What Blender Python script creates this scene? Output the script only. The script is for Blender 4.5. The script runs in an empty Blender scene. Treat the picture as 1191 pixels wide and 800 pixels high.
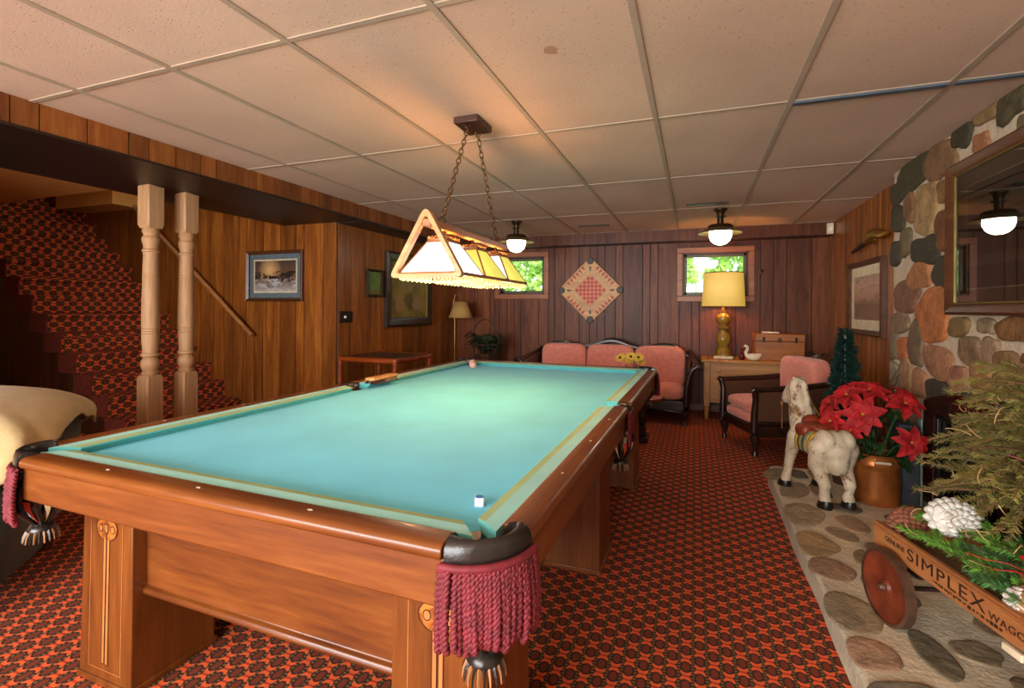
import bpy, math, random
from math import sin, cos, pi, radians, sqrt, atan2
from mathutils import Vector, Matrix, noise

SC = bpy.context.scene
COL = SC.collection

# ------------------------------------------------------------------ camera
cam_d = bpy.data.cameras.new('camera')
cam_d.sensor_fit = 'HORIZONTAL'
cam_d.sensor_width = 36.0
cam_d.lens = 36.0 * 570.245 / 1191.0
cam_d.shift_y = -(400.0 - 359.32) / 1191.0
cam_d.clip_start = 0.02
cam = bpy.data.objects.new('camera', cam_d)
COL.objects.link(cam)
cam.matrix_world = Matrix.Translation((0, 0, 1.25)) @ Matrix.Rotation(0.3573, 4, 'Z') @ Matrix.Rotation(pi / 2, 4, 'X') @ Matrix.Rotation(0.006, 4, 'Z')
SC.camera = cam

# ------------------------------------------------------------------ exposure, world, big lights
SC.view_settings.view_transform = 'Standard'
SC.view_settings.look = 'None'
SC.view_settings.gamma = 1.0
SC.view_settings.use_curve_mapping = False
SC.view_settings.exposure = 0.0
SC.cycles.use_denoising = True
SC.cycles.max_bounces = 8
SC.cycles.sample_clamp_indirect = 6.0

w = bpy.data.worlds.new('world')
SC.world = w
w.use_nodes = True
w.node_tree.nodes['Background'].inputs[0].default_value = (0.80, 0.92, 1.0, 1)
w.node_tree.nodes['Background'].inputs[1].default_value = 3.2

P_FILL_AREA, P_STAIR, P_FILL_POINT = 380.0, 1.0, 30.0


def light(name, kind, loc, power, color, size=None, rot=None, sy=None):
    d = bpy.data.lights.new(name, kind)
    d.energy = power
    d.color = color
    if kind == 'AREA':
        d.shape = 'RECTANGLE'
        d.size = size
        d.size_y = sy or size
    elif size:
        d.shadow_soft_size = size
    o = bpy.data.objects.new(name, d)
    COL.objects.link(o)
    o.location = loc
    if rot:
        o.rotation_euler = rot
    return o


# soft fill light added at an invented window opening behind the camera
light('rear_fill_area', 'AREA', (-1.8, -2.62, 1.25), P_FILL_AREA, (1.0, 0.98, 0.95), 3.6, (radians(90), 0, 0), 1.6)
# lamp of the upper stairwell
light('stair_light', 'POINT', (-5.7, 3.3, 3.05), P_STAIR, (1.0, 0.72, 0.42), 0.10)
# added fill light without a lamp body, over the room behind the camera
light('rear_fill_point', 'POINT', (-1.2, -1.3, 1.95), P_FILL_POINT, (1.0, 0.80, 0.60), 0.10)


# ------------------------------------------------------------------ helpers
def lin(h):
    h = h.lstrip('#')
    out = []
    for i in (0, 2, 4):
        c = int(h[i:i + 2], 16) / 255.0
        out.append(c / 12.92 if c <= 0.04045 else ((c + 0.055) / 1.055) ** 2.4)
    return (out[0], out[1], out[2], 1.0)


def smoothstep(a, b, x):
    t = min(1, max(0, (x - a) / (b - a)))
    return t * t * (3 - 2 * t)


class MB:
    """collects faces for ONE mesh object"""

    def __init__(s):
        s.v = []; s.f = []; s.m = []; s.t = []; s.c = []
        s.mat = 0; s.tone = 0.5; s.col = (1, 1, 1, 1); s.T = Matrix.Identity(4); s.smooth = []; s.sm = True

    def add(s, verts, faces):
        b = len(s.v)
        for p in verts:
            s.v.append(tuple(s.T @ Vector(p)))
        for f in faces:
            s.f.append([b + i for i in f]); s.m.append(s.mat); s.t.append(s.tone); s.c.append(s.col); s.smooth.append(s.sm)
        return s

    def box(s, x0, y0, z0, x1, y1, z1):
        x0, x1 = min(x0, x1), max(x0, x1); y0, y1 = min(y0, y1), max(y0, y1); z0, z1 = min(z0, z1), max(z0, z1)
        return s.add([(x0, y0, z0), (x1, y0, z0), (x1, y1, z0), (x0, y1, z0), (x0, y0, z1), (x1, y0, z1), (x1, y1, z1), (x0, y1, z1)],
                     [(0, 3, 2, 1), (4, 5, 6, 7), (0, 1, 5, 4), (1, 2, 6, 5), (2, 3, 7, 6), (3, 0, 4, 7)])

    def cbox(s, c, d):
        return s.box(c[0] - d[0] / 2, c[1] - d[1] / 2, c[2] - d[2] / 2, c[0] + d[0] / 2, c[1] + d[1] / 2, c[2] + d[2] / 2)

    def loft(s, rings, closed=True, cap=True):
        n = len(rings[0]); verts = [p for r in rings for p in r]; faces = []
        for i in range(len(rings) - 1):
            for j in range(n if closed else n - 1):
                k = (j + 1) % n
                faces.append((i * n + j, i * n + k, (i + 1) * n + k, (i + 1) * n + j))
        if cap and closed:
            faces.append(tuple(range(n))[::-1]); faces.append(tuple((len(rings) - 1) * n + j for j in range(n)))
        return s.add(verts, faces)

    def lathe(s, prof, n=20, c=(0, 0, 0), cap=True):
        rings = []
        for r, z in prof:
            rings.append([(c[0] + r * cos(2 * pi * j / n), c[1] + r * sin(2 * pi * j / n), c[2] + z) for j in range(n)])
        return s.loft(rings, True, cap)

    def tube(s, pts, r, n=8, cap=True):
        pts = [Vector(p) for p in pts]; rings = []
        up = Vector((0, 0, 1))
        prev = None
        for i, p in enumerate(pts):
            d = (pts[min(i + 1, len(pts) - 1)] - pts[max(i - 1, 0)])
            if d.length < 1e-9:
                d = Vector((0, 0, 1))
            d.normalize()
            if prev is None:
                a = d.cross(up)
                if a.length < 1e-3:
                    a = d.cross(Vector((1, 0, 0)))
            else:
                a = prev - d * prev.dot(d)
                if a.length < 1e-6:
                    a = d.cross(up)
            a.normalize(); b = d.cross(a); prev = a
            rr = r[i] if isinstance(r, (list, tuple)) else r
            rings.append([tuple(p + (a * cos(2 * pi * j / n) + b * sin(2 * pi * j / n)) * rr) for j in range(n)])
        return s.loft(rings, True, cap)

    def prism(s, poly, axis, a, b):
        """poly: 2-D outline; axis 'x' (poly=y,z) 'y' (poly=x,z) 'z' (poly=x,y); from a to b"""
        def P(p, h):
            return {'x': (h, p[0], p[1]), 'y': (p[0], h, p[1]), 'z': (p[0], p[1], h)}[axis]
        return s.loft([[P(p, a) for p in poly], [P(p, b) for p in poly]])

    def ell(s, c, r, n=16, m=10, ex=1.0, ez=1.0, fn=None):
        """superellipsoid"""
        def pw(t, e):
            return math.copysign(abs(t) ** e, t)
        rings = []
        for i in range(m + 1):
            a = -pi / 2 + pi * i / m
            a = min(max(a, -pi / 2 + 0.02), pi / 2 - 0.02)
            ring = []
            for j in range(n):
                b = 2 * pi * j / n
                p = Vector((c[0] + r[0] * pw(cos(a), ez) * pw(cos(b), ex), c[1] + r[1] * pw(cos(a), ez) * pw(sin(b), ex), c[2] + r[2] * pw(sin(a), ez)))
                if fn:
                    p = fn(p)
                ring.append(tuple(p))
            rings.append(ring)
        return s.loft(rings)

    def build(s, name, mat, parent=None, bevel=0, seg=2, angle=40, loc=None, rz=0, solid=0, sub=0, remesh=0):
        me = bpy.data.meshes.new(name)
        me.from_pydata(s.v, [], s.f)
        mats = mat if isinstance(mat, (list, tuple)) else [mat]
        for m in mats:
            me.materials.append(m)
        me.polygons.foreach_set('material_index', s.m)
        me.polygons.foreach_set('use_smooth', s.smooth)
        a = me.attributes.new('tone', 'FLOAT', 'FACE'); a.data.foreach_set('value', s.t)
        a = me.attributes.new('tint', 'FLOAT_COLOR', 'FACE'); a.data.foreach_set('color', [q for c in s.c for q in c])
        me.update()
        try:
            me.set_sharp_from_angle(angle=radians(angle))
        except Exception:
            pass
        o = bpy.data.objects.new(name, me)
        COL.objects.link(o)
        if loc:
            o.location = loc
        o.rotation_euler.z = rz
        if parent:
            o.parent = parent
        if remesh:
            md = o.modifiers.new('remesh', 'REMESH'); md.mode = 'VOXEL'; md.voxel_size = remesh; md.use_smooth_shade = True
            md = o.modifiers.new('smooth', 'SMOOTH'); md.iterations = 6; md.factor = 0.5
        if solid:
            md = o.modifiers.new('solid', 'SOLIDIFY'); md.thickness = solid; md.offset = 0
        if sub:
            md = o.modifiers.new('sub', 'SUBSURF'); md.levels = sub; md.render_levels = sub
        if bevel:
            md = o.modifiers.new('bevel', 'BEVEL'); md.width = bevel; md.segments = seg; md.limit_method = 'ANGLE'; md.angle_limit = radians(35)
        return o


def tag(o, label, cat, group=None):
    o['label'] = label; o['category'] = cat
    if group:
        o['group'] = group
    return o


def empty(name, loc, label, cat, rz=0, group=None):
    o = bpy.data.objects.new(name, None)
    COL.objects.link(o)
    o.empty_display_size = 0.1
    o.location = loc; o.rotation_euler.z = rz
    return tag(o, label, cat, group)


def struct(o):
    o['kind'] = 'structure'
    return o


def dup(root, loc=None, rz=None, label=None):
    r = root.copy(); COL.objects.link(r)
    if loc:
        r.location = loc
    if rz is not None:
        r.rotation_euler.z = rz
    if label:
        r['label'] = label
    for ch in list(root.children):
        c = ch.copy(); COL.objects.link(c); c.parent = r
        for g in list(ch.children):
            d = g.copy(); COL.objects.link(d); d.parent = c
    return r


# ------------------------------------------------------------------ materials
class NT:
    def __init__(s, name):
        s.mat = bpy.data.materials.new(name); s.mat.use_nodes = True
        s.nt = s.mat.node_tree; s.b = s.nt.nodes['Principled BSDF']; s.out = s.nt.nodes['Material Output']

    def n(s, t, **k):
        x = s.nt.nodes.new(t)
        for a, v in k.items():
            setattr(x, a, v)
        return x

    def link(s, a, b):
        s.nt.links.new(a, b)

    def val(s, sock, v):
        if hasattr(v, 'is_output') or isinstance(v, bpy.types.NodeSocket):
            s.link(v, sock)
        else:
            sock.default_value = v

    def math(s, op, a, b=0.0, c=0.0):
        x = s.n('ShaderNodeMath', operation=op)
        s.val(x.inputs[0], a); s.val(x.inputs[1], b)
        if len(x.inputs) > 2:
            s.val(x.inputs[2], c)
        return x.outputs[0]

    def co(s, scale=(1, 1, 1), kind='Object', rot=(0, 0, 0)):
        t = s.n('ShaderNodeTexCoord'); m = s.n('ShaderNodeMapping')
        m.inputs['Scale'].default_value = scale; m.inputs['Rotation'].default_value = rot
        s.link(t.outputs[kind], m.inputs[0])
        return m.outputs[0]

    def noise(s, vec, scale=5, detail=4, rough=0.55, dist=0.0):
        x = s.n('ShaderNodeTexNoise')
        s.link(vec, x.inputs['Vector']); x.inputs['Scale'].default_value = scale; x.inputs['Detail'].default_value = detail
        x.inputs['Roughness'].default_value = rough; x.inputs['Distortion'].default_value = dist
        return x.outputs['Fac']

    def ramp(s, fac, stops):
        x = s.n('ShaderNodeValToRGB'); e = x.color_ramp.elements
        while len(e) < len(stops):
            e.new(0.5)
        for i, (p, c) in enumerate(stops):
            e[i].position = p; e[i].color = lin(c) if isinstance(c, str) else c
        s.val(x.inputs[0], fac)
        return x.outputs[0]

    def mix(s, fac, a, b, mode='MIX'):
        x = s.n('ShaderNodeMix', data_type='RGBA', blend_type=mode)
        s.val(x.inputs[0], fac)
        for i, v in ((6, a), (7, b)):
            s.val(x.inputs[i], lin(v) if isinstance(v, str) else v)
        return x.outputs[2]

    def attr(s, name):
        x = s.n('ShaderNodeAttribute'); x.attribute_name = name
        return x

    def bump(s, h, strength=0.3, dist=0.01):
        x = s.n('ShaderNodeBump'); x.inputs['Strength'].default_value = strength; x.inputs['Distance'].default_value = dist
        s.link(h, x.inputs['Height']); s.link(x.outputs[0], s.b.inputs['Normal'])

    def base(s, c):
        s.val(s.b.inputs['Base Color'], lin(c) if isinstance(c, str) else c)

    def set(s, **k):
        for a, v in k.items():
            s.b.inputs[a.replace('_', ' ')].default_value = v
        return s


def plain(name, c, rough=0.5, metal=0.0, var=0.12, scale=9, bump=0.0, bscale=None, sheen=0.0, coat=0.0, stretch=(1, 1, 1)):
    m = NT(name); v = m.co(stretch)
    f = m.noise(v, scale, 4)
    cc = lin(c)
    lo = tuple(x * (1 - var * 1.6) for x in cc[:3]) + (1,); hi = tuple(min(1, x * (1 + var * 1.6)) for x in cc[:3]) + (1,)
    m.base(m.ramp(f, [(0.3, lo), (0.7, hi)]))
    m.set(Roughness=rough, Metallic=metal)
    m.b.inputs['Sheen Weight'].default_value = sheen
    m.b.inputs['Coat Weight'].default_value = coat
    if bump:
        m.bump(m.noise(v, bscale or scale * 4, 3), bump, 0.004)
    return m.mat


def wood(name, c0, c1, c2, axis='z', rough=0.4, scale=1.0, board=False, coat=0.0, knots=False, spec=0.5):
    m = NT(name)
    st = {'x': (1.2, 14, 14), 'y': (14, 1.2, 14), 'z': (14, 14, 1.2)}[axis]
    v = m.co(tuple(q * scale for q in st))
    if board:
        at = m.attr('tone')
        sh = m.n('ShaderNodeVectorMath', operation='ADD')
        cb = m.n('ShaderNodeCombineXYZ')
        m.link(m.math('MULTIPLY', at.outputs['Fac'], 37.0), cb.inputs[0]); m.link(m.math('MULTIPLY', at.outputs['Fac'], 23.0), cb.inputs[2])
        m.link(v, sh.inputs[0]); m.link(cb.outputs[0], sh.inputs[1]); v = sh.outputs[0]
    f = m.noise(v, 1.0, 6, 0.62, 0.6)
    g = m.noise(v, 5.5, 3, 0.6)
    f2 = m.math('ADD', m.math('MULTIPLY', f, 0.72), m.math('MULTIPLY', g, 0.28))
    c = m.ramp(f2, [(0.33, c0), (0.52, c1), (0.70, c2)])
    if board:
        k = m.math('MULTIPLY_ADD', at.outputs['Fac'], 0.55, 0.72)
        cb2 = m.n('ShaderNodeCombineXYZ')
        for i in range(3):
            m.link(k, cb2.inputs[i])
        c = m.mix(1.0, c, cb2.outputs[0], 'MULTIPLY')
    if knots:
        kv = m.co((2.2, 2.2, 0.9))
        vo = m.n('ShaderNodeTexVoronoi'); m.link(kv, vo.inputs['Vector']); vo.inputs['Scale'].default_value = 1.6
        kf = m.ramp(vo.outputs['Distance'], [(0.02, (1, 1, 1, 1)), (0.10, (0, 0, 0, 1))])
        c = m.mix(m.math('MULTIPLY', kf, 0.75), c, c0)
    m.base(c)
    m.set(Roughness=rough)
    m.b.inputs['Coat Weight'].default_value = coat
    m.b.inputs['Specular IOR Level'].default_value = spec
    m.bump(g, 0.08, 0.003)
    return m.mat


def emit(name, c, strength, base=None):
    m = NT(name)
    m.base(base or c); m.b.inputs['Emission Color'].default_value = lin(c); m.b.inputs['Emission Strength'].default_value = strength
    m.set(Roughness=0.4)
    return m.mat


def carpet_mat(name, stairs=False):
    m = NT(name)
    t = m.n('ShaderNodeTexCoord'); sp = m.n('ShaderNodeSeparateXYZ'); m.link(t.outputs['Object'], sp.inputs[0])
    if stairs:
        X = sp.outputs[1]; Y = m.math('SUBTRACT', sp.outputs[2], sp.outputs[0])
    else:
        X, Y = sp.outputs[0], sp.outputs[1]
    CW, RH = 0.0465, 0.089
    if stairs:
        CW, RH = 0.054, 0.094
    cx = m.math('DIVIDE', X, CW); ci = m.math('FLOOR', cx)
    fx = m.math('ABSOLUTE', m.math('SUBTRACT', m.math('SUBTRACT', cx, ci), 0.5))
    st = m.math('MULTIPLY', m.math('FLOORED_MODULO', ci, 2.0), 0.5)
    yy = m.math('ADD', m.math('DIVIDE', Y, RH), st)
    fy = m.math('ABSOLUTE', m.math('SUBTRACT', m.math('FRACT', yy), 0.5))
    # distance to the dark round between two blossoms
    dy = m.math('MULTIPLY', m.math('SUBTRACT', 0.5, fy), RH); dx = m.math('MULTIPLY', fx, CW)
    r = m.math('SQRT', m.math('ADD', m.math('MULTIPLY', dx, dx), m.math('MULTIPLY', dy, dy)))
    def ellipse(a, b_):
        p, q = m.math('DIVIDE', dx, a), m.math('DIVIDE', dy, b_)
        return m.math('ADD', m.math('MULTIPLY', p, p), m.math('MULTIPLY', q, q))
    star = m.math('MULTIPLY', m.math('GREATER_THAN', ellipse(0.0195, 0.0285), 1.0), m.math('LESS_THAN', fx, 0.385))
    star = m.math('MULTIPLY', star, m.math('LESS_THAN', fy, 0.265))
    notch = m.math('MULTIPLY', m.math('GREATER_THAN', m.math('SUBTRACT', fx, m.math('MULTIPLY', fy, 1.1)), 0.22), m.math('LESS_THAN', fy, 0.14))
    star = m.math('MULTIPLY', star, m.math('SUBTRACT', 1.0, notch))
    rnd = m.math('LESS_THAN', ellipse(0.0125, 0.021), 1.0)
    vein = m.math('MULTIPLY', m.math('LESS_THAN', fy, 0.045), m.math('LESS_THAN', fx, 0.24))
    side = m.math('MULTIPLY', m.math('GREATER_THAN', fx, 0.395), m.math('GREATER_THAN', m.math('FRACT', m.math('MULTIPLY', yy, 6.0)), 0.5))
    c = m.mix(rnd, '40190a', '84320f')
    c = m.mix(side, c, '86662c')
    c = m.mix(star, c, 'ff6a2e')
    c = m.mix(m.math('MULTIPLY', vein, star), c, 'cc3410')
    n1 = m.noise(m.co((1, 1, 1)), 260, 2)
    n2 = m.noise(m.co((1, 1, 1)), 2.2, 3)
    c = m.mix(0.55, c, m.ramp(n1, [(0.25, (0.35, 0.35, 0.35, 1)), (0.75, (1, 1, 1, 1))]), 'MULTIPLY')
    c = m.mix(0.4, c, m.ramp(n2, [(0.3, (0.7, 0.7, 0.7, 1)), (0.7, (1, 1, 1, 1))]), 'MULTIPLY')
    m.base(c); m.set(Roughness=0.95)
    m.bump(n1, 0.5, 0.004)
    return m.mat


def tile_mat():
    m = NT('acoustic_tile'); v = m.co((1, 1, 1))
    n = m.n('ShaderNodeTexVoronoi'); m.link(m.co((1.0, 1.6, 1)), n.inputs['Vector']); n.inputs['Scale'].default_value = 48
    n.inputs['Randomness'].default_value = 1.0
    pit = m.ramp(n.outputs['Distance'], [(0.10, (1, 1, 1, 1)), (0.22, (0, 0, 0, 1))])
    gate = m.ramp(m.noise(v, 40, 2), [(0.45, (0, 0, 0, 1)), (0.55, (1, 1, 1, 1))])
    pit = m.math('MULTIPLY', pit, gate)
    big = m.ramp(m.noise(v, 1.3, 4), [(0.3, 'bda28c'), (0.7, 'cdb29a')])
    c = m.mix(m.math('MULTIPLY', pit, 0.75), big, '7d6552')
    # one brown water stain
    g = m.n('ShaderNodeVectorMath', operation='DISTANCE'); t = m.n('ShaderNodeTexCoord')
    m.link(t.outputs['Object'], g.inputs[0]); g.inputs[1].default_value = (-0.52, 1.80, 2.234)
    wob = m.math('ADD', g.outputs['Value'], m.math('MULTIPLY', m.noise(v, 22, 3), 0.05))
    st = m.math('LESS_THAN', wob, 0.055)
    c = m.mix(m.math('MULTIPLY', st, 0.6), c, '8a5a30')
    m.base(c); m.set(Roughness=0.92)
    m.bump(m.math('SUBTRACT', m.math('MULTIPLY', m.noise(v, 130, 3), 0.4), m.math('MULTIPLY', pit, 0.9)), 0.35, 0.004)
    return m.mat


def stone_mat():
    m = NT('field_stone'); a = m.attr('tint'); v = m.co((1, 1, 1))
    f = m.noise(v, 14, 6, 0.65, 0.5); g = m.noise(v, 55, 4, 0.6)
    c = m.mix(1.0, a.outputs['Color'], m.ramp(f, [(0.25, (0.55, 0.53, 0.50, 1)), (0.5, (1.2, 1.2, 1.2, 1)), (0.75, (1.75, 1.66, 1.5, 1))]), 'MULTIPLY')
    c = m.mix(0.6, c, m.ramp(g, [(0.3, (0.6, 0.6, 0.6, 1)), (0.7, (1.25, 1.25, 1.25, 1))]), 'MULTIPLY')
    m.base(c); m.set(Roughness=0.75)
    m.bump(m.math('ADD', m.math('MULTIPLY', f, 0.7), m.math('MULTIPLY', g, 0.3)), 0.7, 0.02)
    return m.mat


def mortar_mat(name, c0, c1):
    m = NT(name); v = m.co((1, 1, 1))
    f = m.noise(v, 9, 5); g = m.noise(v, 70, 4)
    c = m.ramp(f, [(0.3, c0), (0.7, c1)])
    m.base(m.mix(0.4, c, m.ramp(g, [(0.3, (0.6, 0.6, 0.6, 1)), (0.7, (1.1, 1.1, 1.1, 1))]), 'MULTIPLY'))
    m.set(Roughness=0.9); m.bump(m.math('ADD', f, m.math('MULTIPLY', g, 0.4)), 0.6, 0.02)
    return m.mat


def glass_mat(name, refl=0.12, rough=0.01):
    m = NT(name)
    tr = m.n('ShaderNodeBsdfTransparent'); gl = m.n('ShaderNodeBsdfGlossy'); gl.inputs['Roughness'].default_value = rough
    fr = m.n('ShaderNodeFresnel'); fr.inputs[0].default_value = 1.5
    mx = m.n('ShaderNodeMixShader')
    f = m.math('ADD', m.math('MULTIPLY', fr.outputs[0], 1.0), refl)
    m.link(f, mx.inputs[0]); m.link(tr.outputs[0], mx.inputs[1]); m.link(gl.outputs[0], mx.inputs[2])
    m.link(mx.outputs[0], m.out.inputs[0])
    return m.mat


def shade_mat(name, c, emis, strength):
    """lit lamp shade: translucent cloth that glows because the lamp is on"""
    m = NT(name)
    m.base(c); m.set(Roughness=0.7)
    m.b.inputs['Emission Color'].default_value = lin(emis); m.b.inputs['Emission Strength'].default_value = strength
    return m.mat


def stripes_mat(name, stops, axis, scale, rough=0.6):
    m = NT(name); v = m.co((1, 1, 1)); sp = m.n('ShaderNodeSeparateXYZ'); m.link(v, sp.inputs[0])
    f = m.math('FRACT', m.math('MULTIPLY', sp.outputs['xyz'.index(axis)], scale))
    r = m.ramp(f, stops); m.base(r); m.set(Roughness=rough)
    return m.mat


MAT = {}
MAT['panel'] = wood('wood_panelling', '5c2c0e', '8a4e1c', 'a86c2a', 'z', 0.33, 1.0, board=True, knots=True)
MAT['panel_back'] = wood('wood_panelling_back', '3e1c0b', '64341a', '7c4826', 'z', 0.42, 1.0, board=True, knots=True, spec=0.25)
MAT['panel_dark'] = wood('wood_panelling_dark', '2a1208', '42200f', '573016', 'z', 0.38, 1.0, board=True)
MAT['beam_wood'] = wood('beam_boards', '5a2a0e', '7e461a', '96602a', 'z', 0.35, 1.0, board=True)
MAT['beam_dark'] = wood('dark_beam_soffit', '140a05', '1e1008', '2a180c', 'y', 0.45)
MAT['groove'] = plain('board_groove', '1c0c05', 0.8)
MAT['dark_trim'] = wood('dark_trim_wood', '2a140a', '3d1f10', '4e2a17', 'y', 0.4)
MAT['win_trim'] = wood('window_trim_wood', '7a4020', '955427', 'a86a38', 'x', 0.4)
MAT['carpet'] = carpet_mat('patterned_carpet')
MAT['carpet_stair'] = carpet_mat('patterned_stair_carpet', True)
MAT['tile'] = tile_mat()
MAT['grid'] = plain('ceiling_grid_metal', 'a4937e', 0.6, 0.0, 0.05)
MAT['gap'] = plain('bare_metal_grid', '5a6a76', 0.4, 0.5)
MAT['plaster'] = plain('painted_plaster', 'dca04e', 0.8, 0, 0.05)
MAT['stone'] = stone_mat()
MAT['mortar'] = mortar_mat('wall_mortar', 'bca88c', 'd2c0a4')
MAT['hearth_mortar'] = mortar_mat('hearth_mortar', 'b8aa90', 'd0c2a6')
MAT['baseboard'] = plain('baseboard_paint', '6b4326', 0.5)
MAT['glass'] = glass_mat('window_glass', 0.02)
MAT['art_glass'] = glass_mat('picture_glass', 0.18)
MAT['black'] = plain('black_lacquer', '14100e', 0.35)
MAT['dark_metal'] = plain('dark_bronze_metal', '4a3826', 0.35, 0.8)
MAT['brass'] = plain('brass', 'b08a3e', 0.3, 0.9)
MAT['white'] = plain('white_paint', 'e6e0d4', 0.5)
MAT['cream'] = plain('cream_paint', 'd8c8a8', 0.6)
# ================================================================== THE ROOM
CEIL, WB = 2.234, 6.55
XL, XR, YC = -3.3, 1.43, 3.92
rnd = random.Random(7)


def panel_wall(name, o, du, n, length, z0, z1, mat, holes=(), seed=1, widths=(0.09, 0.13, 0.17, 0.21), thick=0.12, groove=0.009, depth=0.007):
    r = random.Random(seed); mb = MB(); mb.sm = False
    def put(u0, u1, za, zb, face, tone):
        if u1 - u0 < 1e-4 or zb - za < 1e-4:
            return
        mb.tone = tone
        P = [(o[0] + du[0] * u + n[0] * k, o[1] + du[1] * u + n[1] * k) for u, k in ((u0, -thick), (u1, -thick), (u1, face), (u0, face))]
        area = sum(P[i][0] * P[(i + 1) % 4][1] - P[(i + 1) % 4][0] * P[i][1] for i in range(4))
        if area < 0:
            P = P[::-1]
        mb.prism(P, 'z', za, zb)
    def seg(u0, u1, face, tone):
        mb.mat = 1 if face < 0.0 - 1e-6 or tone < 0 else 0
        cuts = sorted(set([u0, u1] + [c for h in holes for c in h[:2] if u0 < c < u1]))
        for a, b in zip(cuts, cuts[1:]):
            hs = [h for h in holes if h[0] <= a + 1e-6 and h[1] >= b - 1e-6]
            if hs:
                put(a, b, z0, hs[0][2], face, tone); put(a, b, hs[0][3], z1, face, tone)
            else:
                put(a, b, z0, z1, face, tone)
    u = 0
    while u < length - 1e-4:
        wd = min(r.choice(widths) + r.uniform(-0.012, 0.012), length - u)
        if length - u - wd < 0.05:
            wd = length - u
        seg(u, u + wd - groove, 0.0, r.random())
        seg(u + wd - groove, u + wd, -depth, 0.0)
        u += wd
    ob = mb.build(name, [mat, MAT['groove']])
    return struct(ob)


# floor and hearth platform
struct(MB().box(-9, -2.6, -0.1, 2.0, 6.75, 0).build('floor', MAT['carpet']))

# ceiling: panels above the main room, plaster over the left room and the stairwell
c = MB(); c.sm = False
GX = [-2.634 + 0.6096 * i for i in range(-1, 8)]
GY = [1.398 + 1.2192 * j for j in range(-4, 6)]
c.box(-3.05, -2.6, CEIL, 1.6, 6.75, CEIL + 0.09)
c.mat = 1
c.box(-9.0, -2.6, CEIL + 0.02, -3.9, 2.74, CEIL + 0.10)
c.box(-9.0, 2.74, 3.46, -3.2, 4.05, 3.55)
struct(c.build('ceiling', [MAT['tile'], MAT['plaster']]))
g = MB(); g.sm = False
for x in GX:
    if -3.02 < x < 1.5:
        g.box(x - 0.012, -2.5, CEIL - 0.006, x + 0.012, WB - 0.25, CEIL + 0.001)
for y in GY:
    if y < 6.3:
        g.box(-3.0, y - 0.011, CEIL - 0.004, 1.45, y + 0.011, CEIL + 0.001)
g.mat = 1     # the slipped tile leaves the bare metal web of the grid showing
g.box(GX[6] + 0.012, GY[5] - 0.004, CEIL - 0.013, GX[7] - 0.012, GY[5] + 0.030, CEIL - 0.001)
g.box(GX[7] + 0.012, GY[5] - 0.004, CEIL - 0.012, 1.40, GY[5] + 0.024, CEIL - 0.001)
struct(g.build('ceiling_grid', [MAT['grid'], MAT['gap']]))

# walls
W1 = (0.66, 1.33, 1.46, 1.985)           # u from x = XL
W2 = (3.15, 3.90, 1.425, 1.965)
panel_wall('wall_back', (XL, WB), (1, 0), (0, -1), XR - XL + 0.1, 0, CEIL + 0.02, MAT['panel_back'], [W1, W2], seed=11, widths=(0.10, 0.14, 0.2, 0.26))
panel_wall('wall_left', (XL, YC + 0.012), (0, 1), (1, 0), WB - YC + 0.09, 0, CEIL + 0.02, MAT['panel'], seed=5, widths=(0.10, 0.15, 0.2))
panel_wall('wall_stair', (-9.0, YC), (1, 0), (0, -1), 9.0 + XL - 0.006, 0, 3.5, MAT['panel'], seed=9, widths=(0.12, 0.16, 0.2, 0.24))
panel_wall('wall_right', (XR, 4.0), (0, 1), (-1, 0), WB - 3.9, 0, CEIL + 0.02, MAT['panel'], seed=3, widths=(0.07, 0.1, 0.13))
m = MB(); m.sm = False
m.box(-9.1, -2.6, 0, -9.0, 4.05, 3.5)
m.box(-9.0, 2.70, CEIL + 0.10, -3.0, 2.74, 3.5)
struct(m.build('wall_stairwell_end', MAT['plaster']))
# unseen wall behind the camera, its opening added to let the fill light in
m = MB(); m.sm = False
m.box(-9.1, -2.6, 0, -3.7, -2.5, CEIL + 0.1); m.box(0.1, -2.6, 0, 2.0, -2.5, CEIL + 0.1)
m.box(-3.7, -2.6, 0, 0.1, -2.5, 0.4); m.box(-3.7, -2.6, 2.1, 0.1, -2.5, CEIL + 0.1)
struct(m.build('wall_front', MAT['plaster']))
m = MB(); m.sm = False
m.box(-7.1, -2.5, 0, -7.0, 2.78, CEIL + 0.1)
struct(m.build('wall_far_left', MAT['plaster']))
m = MB(); m.sm = False
m.box(XR, -2.5, 0, XR + 0.1, 4.0, CEIL + 0.1)
struct(m.build('wall_behind_chimney', MAT['mortar']))

m = MB(); m.sm = False
m.box(-7.0, 0.8, 0, -3.985, 0.9, CEIL + 0.05)
struct(m.build('wall_light_block', MAT['plaster']))  # unseen wall added to keep the rear fill light off the upper stairs
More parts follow.
